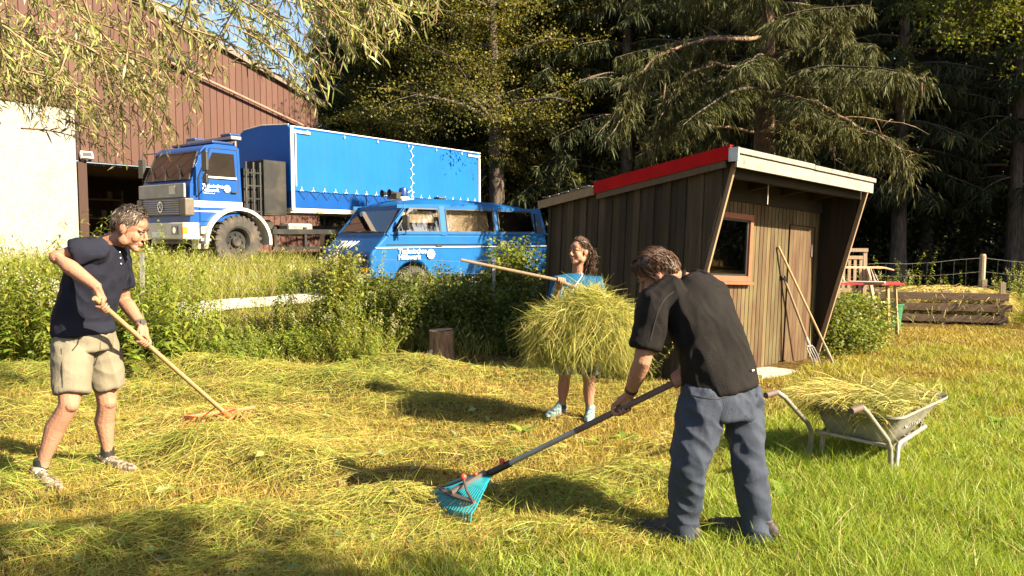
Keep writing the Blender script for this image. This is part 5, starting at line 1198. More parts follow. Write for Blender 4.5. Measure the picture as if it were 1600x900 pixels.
def hay():
    # mound bodies so that no gaps show under the strands
    xs = np.linspace(-7, 2.4, 230); ys = np.linspace(2.6, 9.6, 190); X, Y = np.meshgrid(xs, ys); Z = ground(X, Y)+hayh(X, Y)*.93-.012+.01*fbm(X, Y, 18, 2)
    V = np.stack([X, Y, Z], -1).reshape(-1, 3); nx = len(xs); i = (np.arange(len(ys)-1)[:, None]*nx+np.arange(nx-1)[None]).ravel(); F = np.stack([i, i+1, i+nx+1, i+nx], -1)
    keep = hayh(X, Y).ravel()[F].max(1) > .02; F = F[keep]
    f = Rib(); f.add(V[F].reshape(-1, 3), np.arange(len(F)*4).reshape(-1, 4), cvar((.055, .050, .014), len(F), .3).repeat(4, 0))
    N = 390000; y = 2.6+7.2*rng.random(N)**1.5; x = rng.uniform(-.75, .62, N)*(y+.5)
    hh = hayh(x, y); g = greenness(x, y)
    patch = smooth(-.25, .5, fbm(x, y, 1.5, 14)+.2)*(1-.75*smooth(-1.6, -.6, x)*smooth(4.9, 5.5, y))
    pr = np.clip(.07+.42*patch*(1-g)+5*hh, 0, 1)*np.clip(1-1.05*g+8*hh, 0.02, 1)
    nf = np.ones(N)
    for fx, fy in FEET[:4]+FEET[6:]: nf *= 1-.93*np.exp(-((x-fx)**2+(y-fy)**2)/.03)
    ok = (rng.random(N) < pr*nf) & ~in_shed(x, y) & ((x < 1.6) | (y < 7)); x, y, hh = x[ok], y[ok], hh[ok]; n = len(x)
    ang = .12+.7*fbm(x, y, .9, 21)+rng.normal(0, .55, n); wild = rng.random(n) < .38; ang[wild] = rng.uniform(0, 6.28, wild.sum())
    flip = rng.random(n) < .5; ang[flip] += math.pi
    L = (.035+.22*rng.random(n)**1.6)*(.7+.5*rng.random(n)); lg = rng.random(n) < .06; L[lg] *= 1.8; Dx, Dy = np.cos(ang), np.sin(ang)
    e = .05; z0 = ground(x, y)+hh+rng.random(n)*(.028+.03*(hh > .05)); x1, y1 = x+Dx*L, y+Dy*L; z1 = ground(x1, y1)+hayh(x1, y1)+rng.random(n)*.03
    rise = z1-z0+rng.normal(0, .02, n); up = rng.random(n) < .07; rise[up] += rng.uniform(.03, .12, up.sum())
    D = np.stack([Dx*L, Dy*L, rise], 1); bend = np.stack([-Dy*rng.normal(0, .30, n)*L, Dx*rng.normal(0, .30, n)*L, -.12*L*rng.random(n)], 1)
    t = np.clip(rng.random((n, 1))*.72-.06+.28*fbm(x, y, 1.3, 30)[:, None], 0, 1)
    c = np.where(t < .5, np.array([.185, .245, .035])+(np.array([.33, .28, .06])-np.array([.185, .245, .035]))*t*2, np.array([.34, .28, .06])+(np.array([.50, .40, .15])-np.array([.34, .28, .06]))*(t-.5)*2)*(1+rng.normal(0, .2, (n, 1)))
    bw = rng.random(n) < .13; c[bw] = np.array([.23, .135, .05])*(1+rng.normal(0, .2, (bw.sum(), 1)))
    f.ribbons(np.stack([x, y, z0], 1), D, np.linalg.norm(D, axis=1), rng.uniform(.0015, .0036, n)*(1+.09*np.clip(y-4, 0, 6)), bend, np.clip(c, .01, .8), segs=4, prof=[.8, 1, .9, .7, .2])
    # broad wilted leaves
    n = 420; y = 2.9+5*rng.random(n)**1.4; x = rng.uniform(-.68, .1, n)*y; P = np.stack([x, y, ground(x, y)+hayh(x, y)+.02], 1); N_ = rng.normal(0, .4, (n, 3)); N_[:, 2] += 1; D = rng.normal(0, 1, (n, 3)); D[:, 2] *= .2; ll = rng.uniform(.04, .11, n)
    f.leaves(P, D, N_, ll, ll*.5, cvar((.20, .22, .08), n, .25), fold=.15)
    o = f.build('cut_hay', HAY); tag(o, None, None, kind='stuff')
grass(); hay()
# broad leaved lawn weeds (dock, plantain) in the uncut grass
def lawn_weeds():
    r = np.random.default_rng(9)
    first = None
    for i in range(22):
        y = 3.0+3.4*r.random(); x = r.uniform(.35, .66)*y if i % 3 else r.uniform(-.1, .3)*y
        if abs(x-.95) < .45 and abs(y-3.75) < .5: continue
        if first is None:
            f = Rib(); m = 9; a = np.arange(m)*2.4; D = np.stack([np.cos(a), np.sin(a), r.uniform(.7, 1.6, m)], 1); ll = r.uniform(.09, .16, m)
            f.ribbons(np.zeros((m, 3)), D, ll, ll*.33, np.stack([np.cos(a)*ll*.5, np.sin(a)*ll*.5, -.5*ll], 1), cvar((.17, .24, .04), m, .15), segs=5, prof=[.2, .8, 1, .9, .6, .05], side=np.cross(D, [0, 0, 1.]))
            first = f.build('dock_plant', LEAF); o = first; tag(o, 'broad leaved dock rosette growing in the green lawn', 'weed', 'broad leaved weeds in the lawn')
        else: o = first.copy(); COL.objects.link(o)
        place(o, x, y, r.uniform(0, 6), r.uniform(.6, 1.1))
lawn_weeds()
# ------------------------------------------------------------------ people
from mathutils import noise as mnoise
def skin_mat(name, c1, c2):
    m = pm(name, c1, c2, 14, .62, .25, bscale=60, spec=.2); b = m.node_tree.nodes['Principled BSDF']
    b.inputs['Subsurface Weight'].default_value = .0; b.inputs['Subsurface Radius'].default_value = (.02, .008, .004); return m
SKIN = skin_mat('sunlit_skin', (.30, .15, .096), (.28, .138, .087)); SKIN2 = skin_mat('pale_skin', (.285, .142, .09), (.265, .13, .082))
def cloth(name, c1, c2, sc=7): return pm(name, c1, c2, sc, .9, .5, bscale=300, spec=.15, detail=8)
def blob(name, mb, mat, parent, voxel=.006, sm=4, folds=None):
    """one continuous surface from overlapping tubes; folds = list of (axis, across-scale, along-scale, depth)"""
    me = bpy.data.meshes.new('tmp'); me.from_pydata(mb.v, [], mb.f)
    bm = bmesh.new(); bm.from_mesh(me); bmesh.ops.recalc_face_normals(bm, faces=bm.faces); bm.to_mesh(me); bm.free()
    o = bpy.data.objects.new('tmp', me); COL.objects.link(o)
    r = o.modifiers.new('r', 'REMESH'); r.mode = 'VOXEL'; r.voxel_size = voxel
    s = o.modifiers.new('s', 'SMOOTH'); s.iterations = sm; s.factor = .5
    dg = bpy.context.evaluated_depsgraph_get(); me2 = bpy.data.meshes.new_from_object(o.evaluated_get(dg)); bpy.data.objects.remove(o); bpy.data.meshes.remove(me)
    if folds:
        n = len(me2.vertices); co = np.empty(n*3, np.float32); me2.vertices.foreach_get('co', co); co = co.reshape(-1, 3)
        nr = np.empty(n*3, np.float32); me2.vertex_normals.foreach_get('vector', nr); nr = nr.reshape(-1, 3); d = np.zeros(n)
        for ax, sa, sl, dep, seed in folds:
            ax = unit(np.array(ax, float)); t = co @ ax; q = co-t[:, None]*ax
            p = q*sa+ax*(t*sl)[:, None]+seed*3.7
            d += dep*np.array([1-2*abs(mnoise.noise(Vector(v))) for v in p.tolist()])
        co = co+nr*d[:, None]; me2.vertices.foreach_set('co', co.astype(np.float32).ravel())
    me2.materials.clear(); me2.materials.append(mat); me2.polygons.foreach_set('use_smooth', [True]*len(me2.polygons)); me2.name = name; me2.update()
    p = bpy.data.objects.new(name, me2); COL.objects.link(p); p.parent = parent; return p
class Frame:
    def __init__(s, c, fwd, up):
        s.c = Vector(c); s.f = Vector(fwd).normalized(); u = Vector(up); s.u = (u-s.f*u.dot(s.f)).normalized(); s.r = s.f.cross(s.u)
    def __call__(s, f, r, u): return s.c+s.f*f+s.r*r+s.u*u
    def m(s): return Matrix((s.f, s.r, s.u)).transposed().to_4x4()
def ell(b, fr, c, rad, n=14, m=9):
    t = MB().sphere((0, 0, 0), rad, n, m); mt = Matrix.Translation(fr(*c)) @ fr.m(); b._add([mt @ Vector(v) for v in t.v], t.f)
def add_head(b, fr, s=1.0, fem=False):
    k = s; E = lambda c, r: ell(b, fr, tuple(x*k for x in c), tuple(x*k for x in r))
    E((-.012, 0, .032), (.098, .078, .098)); E((.022, 0, -.035), (.066, .064, .080)); E((.052, 0, -.095), (.032, .034, .026))
    E((.068, 0, -.108), (.020, .020, .016) if fem else (.024, .026, .019))
    for sg in (-1, 1):
        E((.0, sg*.048, -.072), (.036, .018, .034)); E((.052, sg*.036, -.035), (.028, .028, .036)); E((.070, sg*.030, .014), (.018, .028, .009)); E((-.012, sg*.079, -.010), (.020, .008, .031)); E((-.020, sg*.085, -.002), (.018, .006, .026)); E((.098, sg*.010, -.040), (.011, .008, .008))
    b.tube([fr(.082*k, 0, .012*k), fr(.096*k, 0, -.012*k), fr(.110*k, 0, -.036*k)], [.009*k, .011*k, .014*k], 10)
    E((.086, 0, -.066), (.012, .024, .007)); E((.084, 0, -.079), (.012, .021, .008)); E((.058, 0, .045), (.030, .055, .038))
def add_face_bits(parent, fr, s, hair_m, mouth_m):
    eb = MB(); ib = MB(); br = MB(); k = s
    for sg in (-1, 1):
        eb.sphere(fr(.0735*k, sg*.031*k, -.004*k), .0112*k, 12, 8); ib.sphere(fr(.0808*k, sg*.031*k, -.005*k), .0052*k, 10, 6)
        br.tube([fr(.092*k, sg*.014*k, .019*k), fr(.089*k, sg*.032*k, .025*k), fr(.074*k, sg*.050*k, .018*k)], [.004*k, .005*k, .003*k], 6)
    e = eb.build('eyes', pm('eye_white', (.13, .11, .095), None, 5, .5), parent, True); ib.build('irises', pm('iris', (.05, .03, .02), None, 5, .2), parent, True); br.build('eyebrows', hair_m, parent, True)
    mb_ = MB(); mb_.tube([fr(.086*k, -.021*k, -.0725*k), fr(.0985*k, 0, -.072*k), fr(.086*k, .021*k, -.0725*k)], [.0015*k, .0026*k, .0015*k], 6); mb_.build('mouth', mouth_m, parent, True)
def hair_cap(parent, fr, s, mat, front=48, side=8, back=-38, vol=1.10, strands=2600, length=(.03, .06), seed=1, col=(.06, .035, .02), grey=0., sweep=(1, 0, .3), burns=True):
    """scalp shell down to a hairline plus combed strands"""
    r = np.random.default_rng(seed); nP, nR = 44, 14; V = []
    def hl(ph):     # hairline elevation (deg) at azimuth ph from the face
        a = abs(ph); 
        pts = [(0, front), (35, front-3), (60, front-18 if not burns else front-26), (80, side-16 if burns else side), (92, side-10), (105, side+6), (125, side-16), (150, back), (180, back-4)]
        return float(np.interp(a, [p[0] for p in pts], [p[1] for p in pts]))
    def surf(ph, el, v): 
        p, e = math.radians(ph), math.radians(el); return ((-.014+.102*v*math.cos(e)*math.cos(p))*s, (.081*v*math.cos(e)*math.sin(p))*s, (.032+.103*v*math.sin(e)-.018*(el < -5)*min(1, (-5-el)/30))*s)
    for j in range(nR+1):
        for i in range(nP):
            ph = -180+360*i/nP; h = hl(ph); el = 90-(90-h)*j/nR; vv = vol-(.06 if j == nR else 0)+.010*math.sin(i*2.3+j)*math.sin(j*1.3)+.008*r.normal()
            V.append(fr(*surf(ph, el, vv)))
    F = [(j*nP+i, j*nP+(i+1) % nP, (j+1)*nP+(i+1) % nP, (j+1)*nP+i) for j in range(nR) for i in range(nP)]
    for i in range(nP):      # inner rim
        ph = -180+360*i/nP; V.append(fr(*surf(ph, hl(ph)+2, .94)))
    b0 = (nR)*nP; b1 = (nR+1)*nP; F += [(b0+i, b0+(i+1) % nP, b1+(i+1) % nP, b1+i) for i in range(nP)]
    cap = MB()._add(V, F).build('hair', mat, parent, True)
    f = Rib(); P = []; D = []; 
    for k in range(strands):
        ph = r.uniform(-180, 180); h = hl(ph); el = math.degrees(math.asin(r.uniform(math.sin(math.radians(h)), 1))); p = Vector(fr(*surf(ph, el, vol*.99)))
        out = (p-fr(-.014*s, 0, .03*s)).normalized(); sw = fr.f*sweep[0]+fr.r*sweep[1]+fr.u*sweep[2]
        if el < 35: sw = -fr.u*.9+fr.f*(-.35)
        t = (sw-out*sw.dot(out))+out*.10+Vector(tuple(r.normal(0, .16, 3))); P.append(tuple(p)); D.append(tuple(t))
    n = len(P); P = np.array(P); D = np.array(D); L = r.uniform(*length, n)*s; c = cvar(col, n, .3, .06)
    if grey: g = r.random(n) < grey; c[g] = np.array([.22, .19, .165])*(1+r.normal(0, .15, (g.sum(), 1)))
    bend = -(P-np.array(tuple(fr(-.014*s, 0, .03*s))))*.22
    f.ribbons(P, D, L, np.full(n, .0036*s), bend, c, segs=3, prof=[1, 1, .8, .2]); st = f.build('hair_strands', HAIRM, cap)
    return cap
HAIRM = leaf_mat('hair_strand', .05, .55, gloss=.18)
def add_hand(b, W, A, axis, hr, flip=1, roll=50, curl=235, k=1.0):
    """fist closed round a handle: W wrist, A grip point, axis from little finger to index finger"""
    W, A, a = Vector(W), Vector(A), Vector(axis).normalized(); w = (W-A); w = (w-a*w.dot(a)).normalized(); sv = a.cross(w)*flip
    def pt(deg, rad, off): t = math.radians(deg); return A+a*off+(w*math.cos(t)+sv*math.sin(t))*rad
    lens = [.80, .95, 1.0, .92]
    for i in range(4):
        off = (-.031+.0207*i)*k; ln = lens[i]; kn = pt(roll, hr+.021*k, off)
        m1 = (W+(A-W)*.25)+a*off*.75
        b.tube([W+a*off*.35, m1+(pt(roll, .03, 0)-A)*.3, kn], [.0135*k, .0125*k, .0105*k], 10)
        q = [pt(roll+curl*ln*t, hr+(.015-.0045*t)*k, off) for t in (0, .18, .36, .55, .75, .92, 1.0)]; q[0] = kn
        b.tube(q, [.0098*k, .0092*k, .0088*k, .0084*k, .008*k, .0074*k, .0055*k], 10)
    th = [W+a*.016*k-sv*.012, pt(-18, hr+.020*k, .030*k), pt(-55, hr+.013*k, .044*k), pt(-105, hr+.011*k, .046*k), pt(-140, hr+.010*k, .040*k)]
    b.tube(th, [.014*k, .0135*k, .011*k, .0095*k, .007*k], 10)
    b.tube([W, (W+A)/2+w*.004, A+w*(hr+.012)], [(.026*k, .017*k), (.036*k, .016*k), (.036*k, .012*k)], 12, up=tuple(sv))
def limb(b, pts, rad, n=14): b.tube(pts, rad, n)
def rel(o):  # world point -> local of person root
    L0 = Vector(o); return lambda p: Vector(p)-L0
def shoe(name, parent, heel, toe, mat, sole, up=(0, 0, 1), k=1.0, laces=None):
    h, t = Vector(heel), Vector(toe); d = (t-h); L = d.length; fr = Frame(h, d, up)
    b = MB(); S = L
    for i, (f, wd, ht) in enumerate(((.06, .034, .045), (.2, .036, .055), (.38, .037, .050), (.55, .042, .040), (.72, .046, .033), (.86, .042, .028), (.95, .030, .022))):
        ell(b, fr, (f*S, 0, ht*.9), (.055, wd*1.0, ht))
    ell(b, fr, (.16*S, 0, .085), (.055, .04, .03))
    o = blob(name, b, mat, parent, .005, 3)
    b = MB(); po = [(.0, -.028), (.12, -.036), (.4, -.036), (.68, -.047), (.9, -.040), (1.0, -.016), (1.0, .016), (.9, .040), (.68, .047), (.4, .036), (.12, .036), (.0, .028)]
    b._add([fr(x*S, y, -.004) for x, y in po]+[fr(x*S, y, .022) for x, y in po], [list(range(12))[::-1], list(range(12, 24))]+[(i, (i+1) % 12, 12+(i+1) % 12, 12+i) for i in range(12)])
    b.build('sole', sole, o, bevel=.004)
    b = MB()
    for i in range(5):
        f = .32+.075*i; zz = .100-.009*i-.002*i*i*.5; b.tube([fr(f*S, -.030, zz-.022), fr(f*S+.008, 0, zz), fr(f*S, .030, zz-.022)], .0035, 5)
    b.build('laces', laces or M['white_paint'], o, True)
    return o
def watch(parent, p0, p1, r, m1, face=None):
    b = MB(); d = (Vector(p1)-Vector(p0)).normalized(); c = (Vector(p0)+Vector(p1))/2; b.tube([c-d*.009, c+d*.009], [r, r], 18)
    o = b.build('watch', m1, parent, True, sharp=50)
    if face is not None:
        fd = Vector(face).normalized(); b = MB(); b.tube([c+fd*(r*.8), c+fd*(r+.009)], [.019, .017], 16); b.build('watch_face', M['glass_dark'], o, True, sharp=50)
    return o
HAIR1 = pm('dark_brown_hair', (.075, .042, .025), (.03, .018, .012), 30, .5, .6, bscale=60, stretch=(1, 1, 1))
HAIR2 = pm('greying_brown_hair', (.075, .05, .035), (.035, .023, .016), 40, .5, .6, bscale=70)
MOUTH = pm('lips', (.20, .085, .06), None, 8, .6)
SOLE = pm('shoe_sole', (.25, .22, .18), (.12, .10, .08), 9, .8)

def onto_(q, base, me_o, px, py, off=.002):
    w0 = Vector((0, 0, CAM_Z))-Vector(base); d = (q(at(px, py, 3.0))-w0).normalized(); ok, loc, nr, _ = me_o.ray_cast(w0, d)
    return (loc+nr*off) if ok else q(at(px, py, 4.5))
def left_man():
    foot = at(120, 745, 4.62); base = (foot.x, foot.y, gz(foot.x, foot.y)); P = empty('person', base, 0, 'man in navy shirt and pale khaki shorts pulling a wooden hay rake', 'person'); q = rel(base)
    J = lambda px, py, Y: q(at(px, py, Y))
    hips = J(132, 512, 4.72); chest = J(152, 420, 4.74); neck0 = J(176, 378, 4.74); neck1 = J(196, 366, 4.73)
    hc = J(204, 357, 4.72)
    sR, eR, wR = J(150, 388, 4.56), J(89, 402, 4.47), J(153, 450, 4.40)
    sL, eL, wL = J(181, 396, 4.92), J(193, 466, 4.98), J(214, 512, 4.84)
    # the rake runs through both hands
    ra, rb = J(157, 474, 4.395), J(357, 650, 5.80); rd = (rb-ra).normalized()
    gR = ra+rd*.03; tL = .0
    gL = min((ra+rd*(.01*i) for i in range(160)), key=lambda p: (p-J(223, 532, 4.78)).length); wL = gL+Vector((-.02, .045, .085)); eL = J(193, 468, 5.0)
    fr = Frame(hc, (.92, .14, -.36), (.38, .05, .92))
    b = MB(); add_head(b, fr, 1.02)
    limb(b, [fr(-.035, 0, -.03), neck1, neck0, chest], [.060, .062, .068, .09])
    b.tube([chest, hips], [(.12, .09), (.10, .08)], 14, up=(1, 0, 0))
    limb(b, [chest+Vector((0, -.06, .02)), sR, sR.lerp(eR, .5), eR, eR.lerp(wR, .3), wR], [.07, .062, .053, .045, .046, .029]); limb(b, [chest+Vector((0, .06, .02)), sL, sL.lerp(eL, .5), eL, eL.lerp(wL, .3), wL], [.07, .062, .053, .044, .046, .029])
    for s_ in (eR, eL): b.sphere(s_, .043)
    add_hand(b, wR, gR, -rd, .014, 1, 60, 235, 1.02); add_hand(b, wL, gL, rd, .014, -1, 50, 230, 1.02)
    # legs: near leg steps back to the left, far leg under the body
    hR, kR, aR = J(112, 528, 4.64), J(108, 632, 4.50), J(64, 728, 4.50); hL, kL, aL = J(155, 526, 4.82), J(167, 628, 4.82), J(168, 708, 4.88)
    for h, k, a in ((hR, kR, aR), (hL, kL, aL)):
        cal = Vector((-.025, .012, 0)); limb(b, [hips.lerp(h, .8)+Vector((-.02, 0, -.05)), h+Vector((-.01, 0, -.02)), h.lerp(k, .55), k, k.lerp(a, .18)+cal*.4, k.lerp(a, .38)+cal, k.lerp(a, .65)+cal*.4, k.lerp(a, .9), a+Vector((0, 0, -.03))], [.075, .085, .076, .058, .056, .060, .047, .036, .037]); b.sphere(k+Vector((.018, -.01, 0)), .046)
    blob('body', b, SKIN, P, .0042, 4); add_face_bits(P, fr, 1.02, HAIR2, MOUTH)
    hair_cap(P, fr, 1.02, HAIR2, front=44, side=4, back=-34, vol=1.075, strands=2400, length=(.025, .05), seed=4, col=(.07, .045, .032), grey=.30, sweep=(.2, .35, .3))
    # shirt
    b = MB(); sd = Vector((.12, .99, 0))
    mid = chest.lerp(hips, .5)
    hemp = hips+Vector((-.005, 0, -.03))
    b.tube([neck0+Vector((-.02, 0, -.01)), chest.lerp(neck0, .55), chest, mid+Vector((-.012, 0, 0)), hips+Vector((-.01, 0, .06)), hemp], [(.085, .075), (.185, .105), (.215, .145), (.20, .145), (.190, .152), (.194, .164)], 28, up=(1, 0, 0))
    limb(b, [chest+Vector((0, -.06, .03)), sR, sR.lerp(eR, .30), sR.lerp(eR, .56)], [.085, .070, .069, .074]); limb(b, [chest+Vector((0, .08, .03)), sL, sL.lerp(eL, .4), sL.lerp(eL, .70)], [.10, .078, .072, .075])
    navy = cloth('navy_shirt_cloth', (.015, .016, .028), (.011, .012, .021))
    sh = blob('shirt', b, navy, P, .006, 5, [((.55, .1, .8), 9, 2.2, .010, 1), ((-.5, .2, .9), 14, 4, .006, 2), ((0, 0, 1), 5, 5, .006, 3)])
    b = MB(); b.lathe([(.072, -.008), (.077, 0), (.072, .008), (.067, 0)], 24, 'z', closed=True); mt = Matrix.Translation(neck0.lerp(neck1, -.15)) @ (neck1-neck0).to_track_quat('Z', 'Y').to_matrix().to_4x4(); b.xf(mt); b.build('collar', navy, sh, True)
    b = MB()
    bpy.context.view_layer.update()
    for i, px in enumerate(((187, 394), (188, 403), (189, 412))): b.sphere(onto_(q, base, sh, px[0], px[1], .001), .0045, 8, 6)
    b.build('buttons', M['white_paint'], sh, True)
    # shorts
    khaki = cloth('khaki_cloth', (.20, .175, .125), (.165, .14, .10))
    b = MB(); b.tube([hips+Vector((0, 0, .0)), hips+Vector((0, 0, -.05)), hips+Vector((.0, 0, -.13))], [(.160, .132), (.178, .150), (.172, .145)], 26, up=(1, 0, 0))
    eRs, eLs = J(112, 613, 4.53), J(172, 604, 4.83)
    b.tube([hR+Vector((0, .03, .02)), hR.lerp(eRs, .5), eRs+Vector((0, 0, -.004))], [(.108, .108), (.100, .106), (.091, .091)], 22); b.tube([hL+Vector((-.01, -.02, .02)), hL.lerp(eLs, .5), eLs+Vector((0, 0, -.004))], [(.105, .105), (.097, .100), (.089, .089)], 22)
    so = blob('shorts', b, khaki, P, .006, 4, [((.2, .1, -1), 11, 3, .008, 5), ((.8, 0, -.5), 12, 4, .006, 7), ((0, 0, 1), 4, 4, .006, 6)])
    bpy.context.view_layer.update(); on = lambda x, y: onto_(q, base, so, x, y)
    b = MB(); b.tube([on(117, 512), on(125, 524), on(121, 538), on(113, 548)], .004, 6); b.tube([on(156, 522), on(156, 545), on(148, 570)], .0028, 6); b.tube([on(96, 545), on(97, 570), on(98, 605)], .0025, 6); b.build('seams', cloth('dark_khaki_seam', (.045, .04, .03), (.035, .03, .025)), so, True)  # seam lines drawn in a darker khaki
    camo = pm('mottled_shoe', (.24, .19, .13), (.045, .03, .025), 45, .8, .3, lo=.42, hi=.55)
    g = lambda x, y: gz(x+base[0], y+base[1])-base[2]
    def foot_(a, toe, nm):
        h = Vector((a.x-.055, a.y+.01, g(a.x, a.y)+.012)); t = Vector((toe.x, toe.y, g(toe.x, toe.y)+.012)); return shoe(nm, P, h, t, camo, SOLE)
    tR = aR+Vector((.19, -.15, 0)); tL2 = aL+Vector((.19, -.06, 0)); foot_(aR, tR, 'shoe'); foot_(aL, tL2, 'shoe')
    for a in (aR, aL):
        b = MB(); b.tube([a+Vector((0, 0, -.02)), a+Vector((.0, 0, .045))], [.043, .041], 14); b.build('sock', M['black'], P, True, sharp=50)
    watch(P, wL+(eL-wL).normalized()*.03, wL+(eL-wL).normalized()*.035, .035, M['brown_flap'], (.7, -.6, .3))
    # the rake (its own thing)
    R0 = at(357, 650, 5.80); K = empty('hay_rake', (R0.x, R0.y, gz(R0.x, R0.y)), 0, 'wooden handled hay rake with orange red head in the cut hay', 'rake'); o = Vector(base)-K.location
    a1, b1 = ra+o, rb+o; MB().tube([a1-rd*.06, a1.lerp(b1, .5), b1-rd*.02], [.0155, .0155, .0165], 12).build('handle', HW, K, True)
    orange = pm('orange_plastic', (.62, .15, .05), (.5, .11, .04), 7, .5)
    e0, e1 = at(288, 652, 5.66)-K.location, at(398, 636, 6.06)-K.location; e0.z = max(e0.z, .05); e1.z = max(e1.z, .07)
    hb = MB(); hb.bar(e0, e1, .03, .022); hb.tube([b1-rd*.12, b1+rd*.02], [.021, .024], 10); 
    for t in (.3, .75): hb.tube([b1-rd*.20, e0.lerp(e1, t)], .006, 6)
    hb.build('rake_head', orange, K, bevel=.003)
    tb = MB(); n = 13
    for i in range(n):
        p = e0.lerp(e1, (i+.5)/n); tb.tube([p, p+Vector((-.02, -.02, -.05)), p+Vector((-.045, -.035, -.09))], [.007, .006, .004], 6)
    tb.build('tines', orange, K, True)
left_man()

def right_man():
    foot = at(1120, 845, 3.66); base = (foot.x, foot.y, gz(foot.x, foot.y)); P = empty('person', base, 0, 'man in black shirt and grey blue trousers bending over a turquoise leaf rake', 'person'); q = rel(base)
    J = lambda px, py, Y: q(at(px, py, Y))
    ra, rb = J(1084, 583, 3.66), J(766, 739, 4.12); rd = (rb-ra).normalized()
    near = lambda px, py: min((ra+rd*(.005*i) for i in range(260)), key=lambda p: (lambda v: (v.x-px)**2+(v.y-py)**2)(proj(p)))
    def proj(p):
        w = p+Vector(base); x, y, z = w.x, w.y, w.z-CAM_Z; d = y*math.cos(PITCH)-z*math.sin(PITCH); u = y*math.sin(PITCH)+z*math.cos(PITCH); return Vector((800+F_PX*x/d, 450-F_PX*u/d, 0))
    gF = near(1064, 592); gN = near(971, 636)
    hips = J(1122, 592, 3.70); waist = J(1118, 560, 3.70); chest = J(1092, 482, 3.76); upb = J(1078, 452, 3.78)
    neck0 = J(1066, 442, 3.80); neck1 = J(1043, 436, 3.81); hc = J(1026, 431, 3.83)
    sN, eN = J(1022, 478, 3.70), J(1003, 566, 3.66); wN = gN+Vector((.035, -.015, .075))
    sF, eF = J(1112, 464, 3.92), J(1098, 545, 4.02); wF = gF+Vector((.045, .045, .065))
    fr = Frame(hc, (-.80, .28, -.52), (-.42, .12, .90))
    b = MB(); add_head(b, fr, 1.0)
    limb(b, [fr(-.035, 0, -.03), neck1, neck0, chest], [.058, .060, .066, .09]); b.tube([chest, waist, hips], [(.13, .10), (.12, .10), (.12, .10)], 14)
    limb(b, [chest, sN, sN.lerp(eN, .5), eN, eN.lerp(wN, .3), wN], [.08, .058, .050, .043, .044, .028]); limb(b, [chest, sF, sF.lerp(eF, .5), eF, eF.lerp(wF, .3), wF], [.08, .058, .050, .043, .044, .028])
    add_hand(b, wN, gN, rd, .0145, 1, 50, 235); add_hand(b, wF, gF, rd, .0145, -1, 50, 235)
    hL, kL, aL = J(1095, 640, 3.62), J(1077, 728, 3.58), J(1066, 822, 3.66); hR, kR, aR = J(1159, 637, 3.76), J(1169, 722, 3.66), J(1187, 826, 3.66)
    for h, k, a in ((hL, kL, aL), (hR, kR, aR)): limb(b, [hips, h, k, a], [.09, .08, .055, .04])
    blob('body', b, SKIN2, P, .0042, 4); add_face_bits(P, fr, 1.0, HAIR1, MOUTH)
    hair_cap(P, fr, 1.0, HAIR1, front=34, side=0, back=-36, vol=1.12, strands=3400, length=(.03, .06), seed=6, col=(.085, .044, .024), sweep=(.7, .2, .35))
    black = cloth('black_shirt_cloth', (.011, .009, .0085), (.008, .0065, .006)); black.node_tree.nodes['Principled BSDF'].inputs['Specular IOR Level'].default_value = .12; black.node_tree.nodes['Principled BSDF'].inputs['Roughness'].default_value = .7
    b = MB(); across = (sF-sN).normalized()
    hem = J(1126, 607, 3.69)
    b.tube([neck0+Vector((.015, 0, 0)), neck0.lerp(upb, .6)+Vector((.01, 0, -.01)), upb.lerp(chest, .5), chest.lerp(waist, .35), waist, hem.lerp(waist, .3), hem], [(.075, .075), (.150, .10), (.192, .122), (.190, .132), (.180, .140), (.188, .148), (.194, .156)], 28, up=tuple(across.cross((hips-chest).normalized())))
    limb(b, [upb.lerp(sN, .4), sN, sN.lerp(eN, .35), sN.lerp(eN, .74)], [.105, .082, .072, .074]); limb(b, [upb.lerp(sF, .3), sF, sF.lerp(eF, .35), sF.lerp(eF, .72)], [.105, .080, .072, .072])
    sh = blob('shirt', b, black, P, .006, 5, [((.50, .1, -.86), 9, 1.1, .011, 1), ((-.55, .1, -.8), 12, 1.8, .006, 2), ((.3, .2, -.9), 20, 2.2, .004, 9), ((0, 0, 1), 4, 4, .005, 3)])
    b = MB(); b.lathe([(.064, -.009), (.068, 0), (.064, .009), (.060, 0)], 24, 'z', closed=True); b.xf(Matrix.Translation(neck0.lerp(neck1, .1)) @ (neck1-neck0).to_track_quat('Z', 'Y').to_matrix().to_4x4()); b.build('collar', black, sh, True)
    dg = bpy.context.evaluated_depsgraph_get()
    def onto(px, py, me_o, off=.004):
        w0 = Vector((0, 0, CAM_Z))-Vector(base); d = (J(px, py, 3.0)-w0).normalized(); ok, loc, nr, _ = me_o.ray_cast(w0, d); return (loc+nr*off) if ok else J(px, py, 3.6)
    bpy.context.view_layer.update()
    pts = [onto(x, y, sh, .0015) for x, y in ((1053, 456), (1044, 462), (1036, 471), (1030, 482), (1026, 494), (1022, 508), (1019, 520), (1016, 532))]; pts = [p for p in pts if (p-pts[0]).length < .45]; b = MB(); b.tube(pts, .0018, 6); b.build('piping', pm('dark_grey_piping', (.035, .03, .028), None, 5, .6), sh, True)
    p0 = onto(1175, 579, sh, .006); tg = (onto(1182, 577, sh, .006)-onto(1168, 581, sh, .006)).normalized(); b = MB(); b.bar(p0-tg*.014, p0+tg*.014, .002, .007); b.build('hem_tag', M['white_paint'], sh)
    tro = pm('grey_blue_trouser_cloth', (.036, .046, .072), (.026, .033, .053), 6, .75, .5, bscale=260, spec=.3)
    b = MB(); b.tube([J(1124, 600, 3.70), J(1124, 622, 3.69), J(1124, 650, 3.68)], [(.170, .130), (.178, .142), (.165, .135)], 26, up=(-.55, .83, 0))
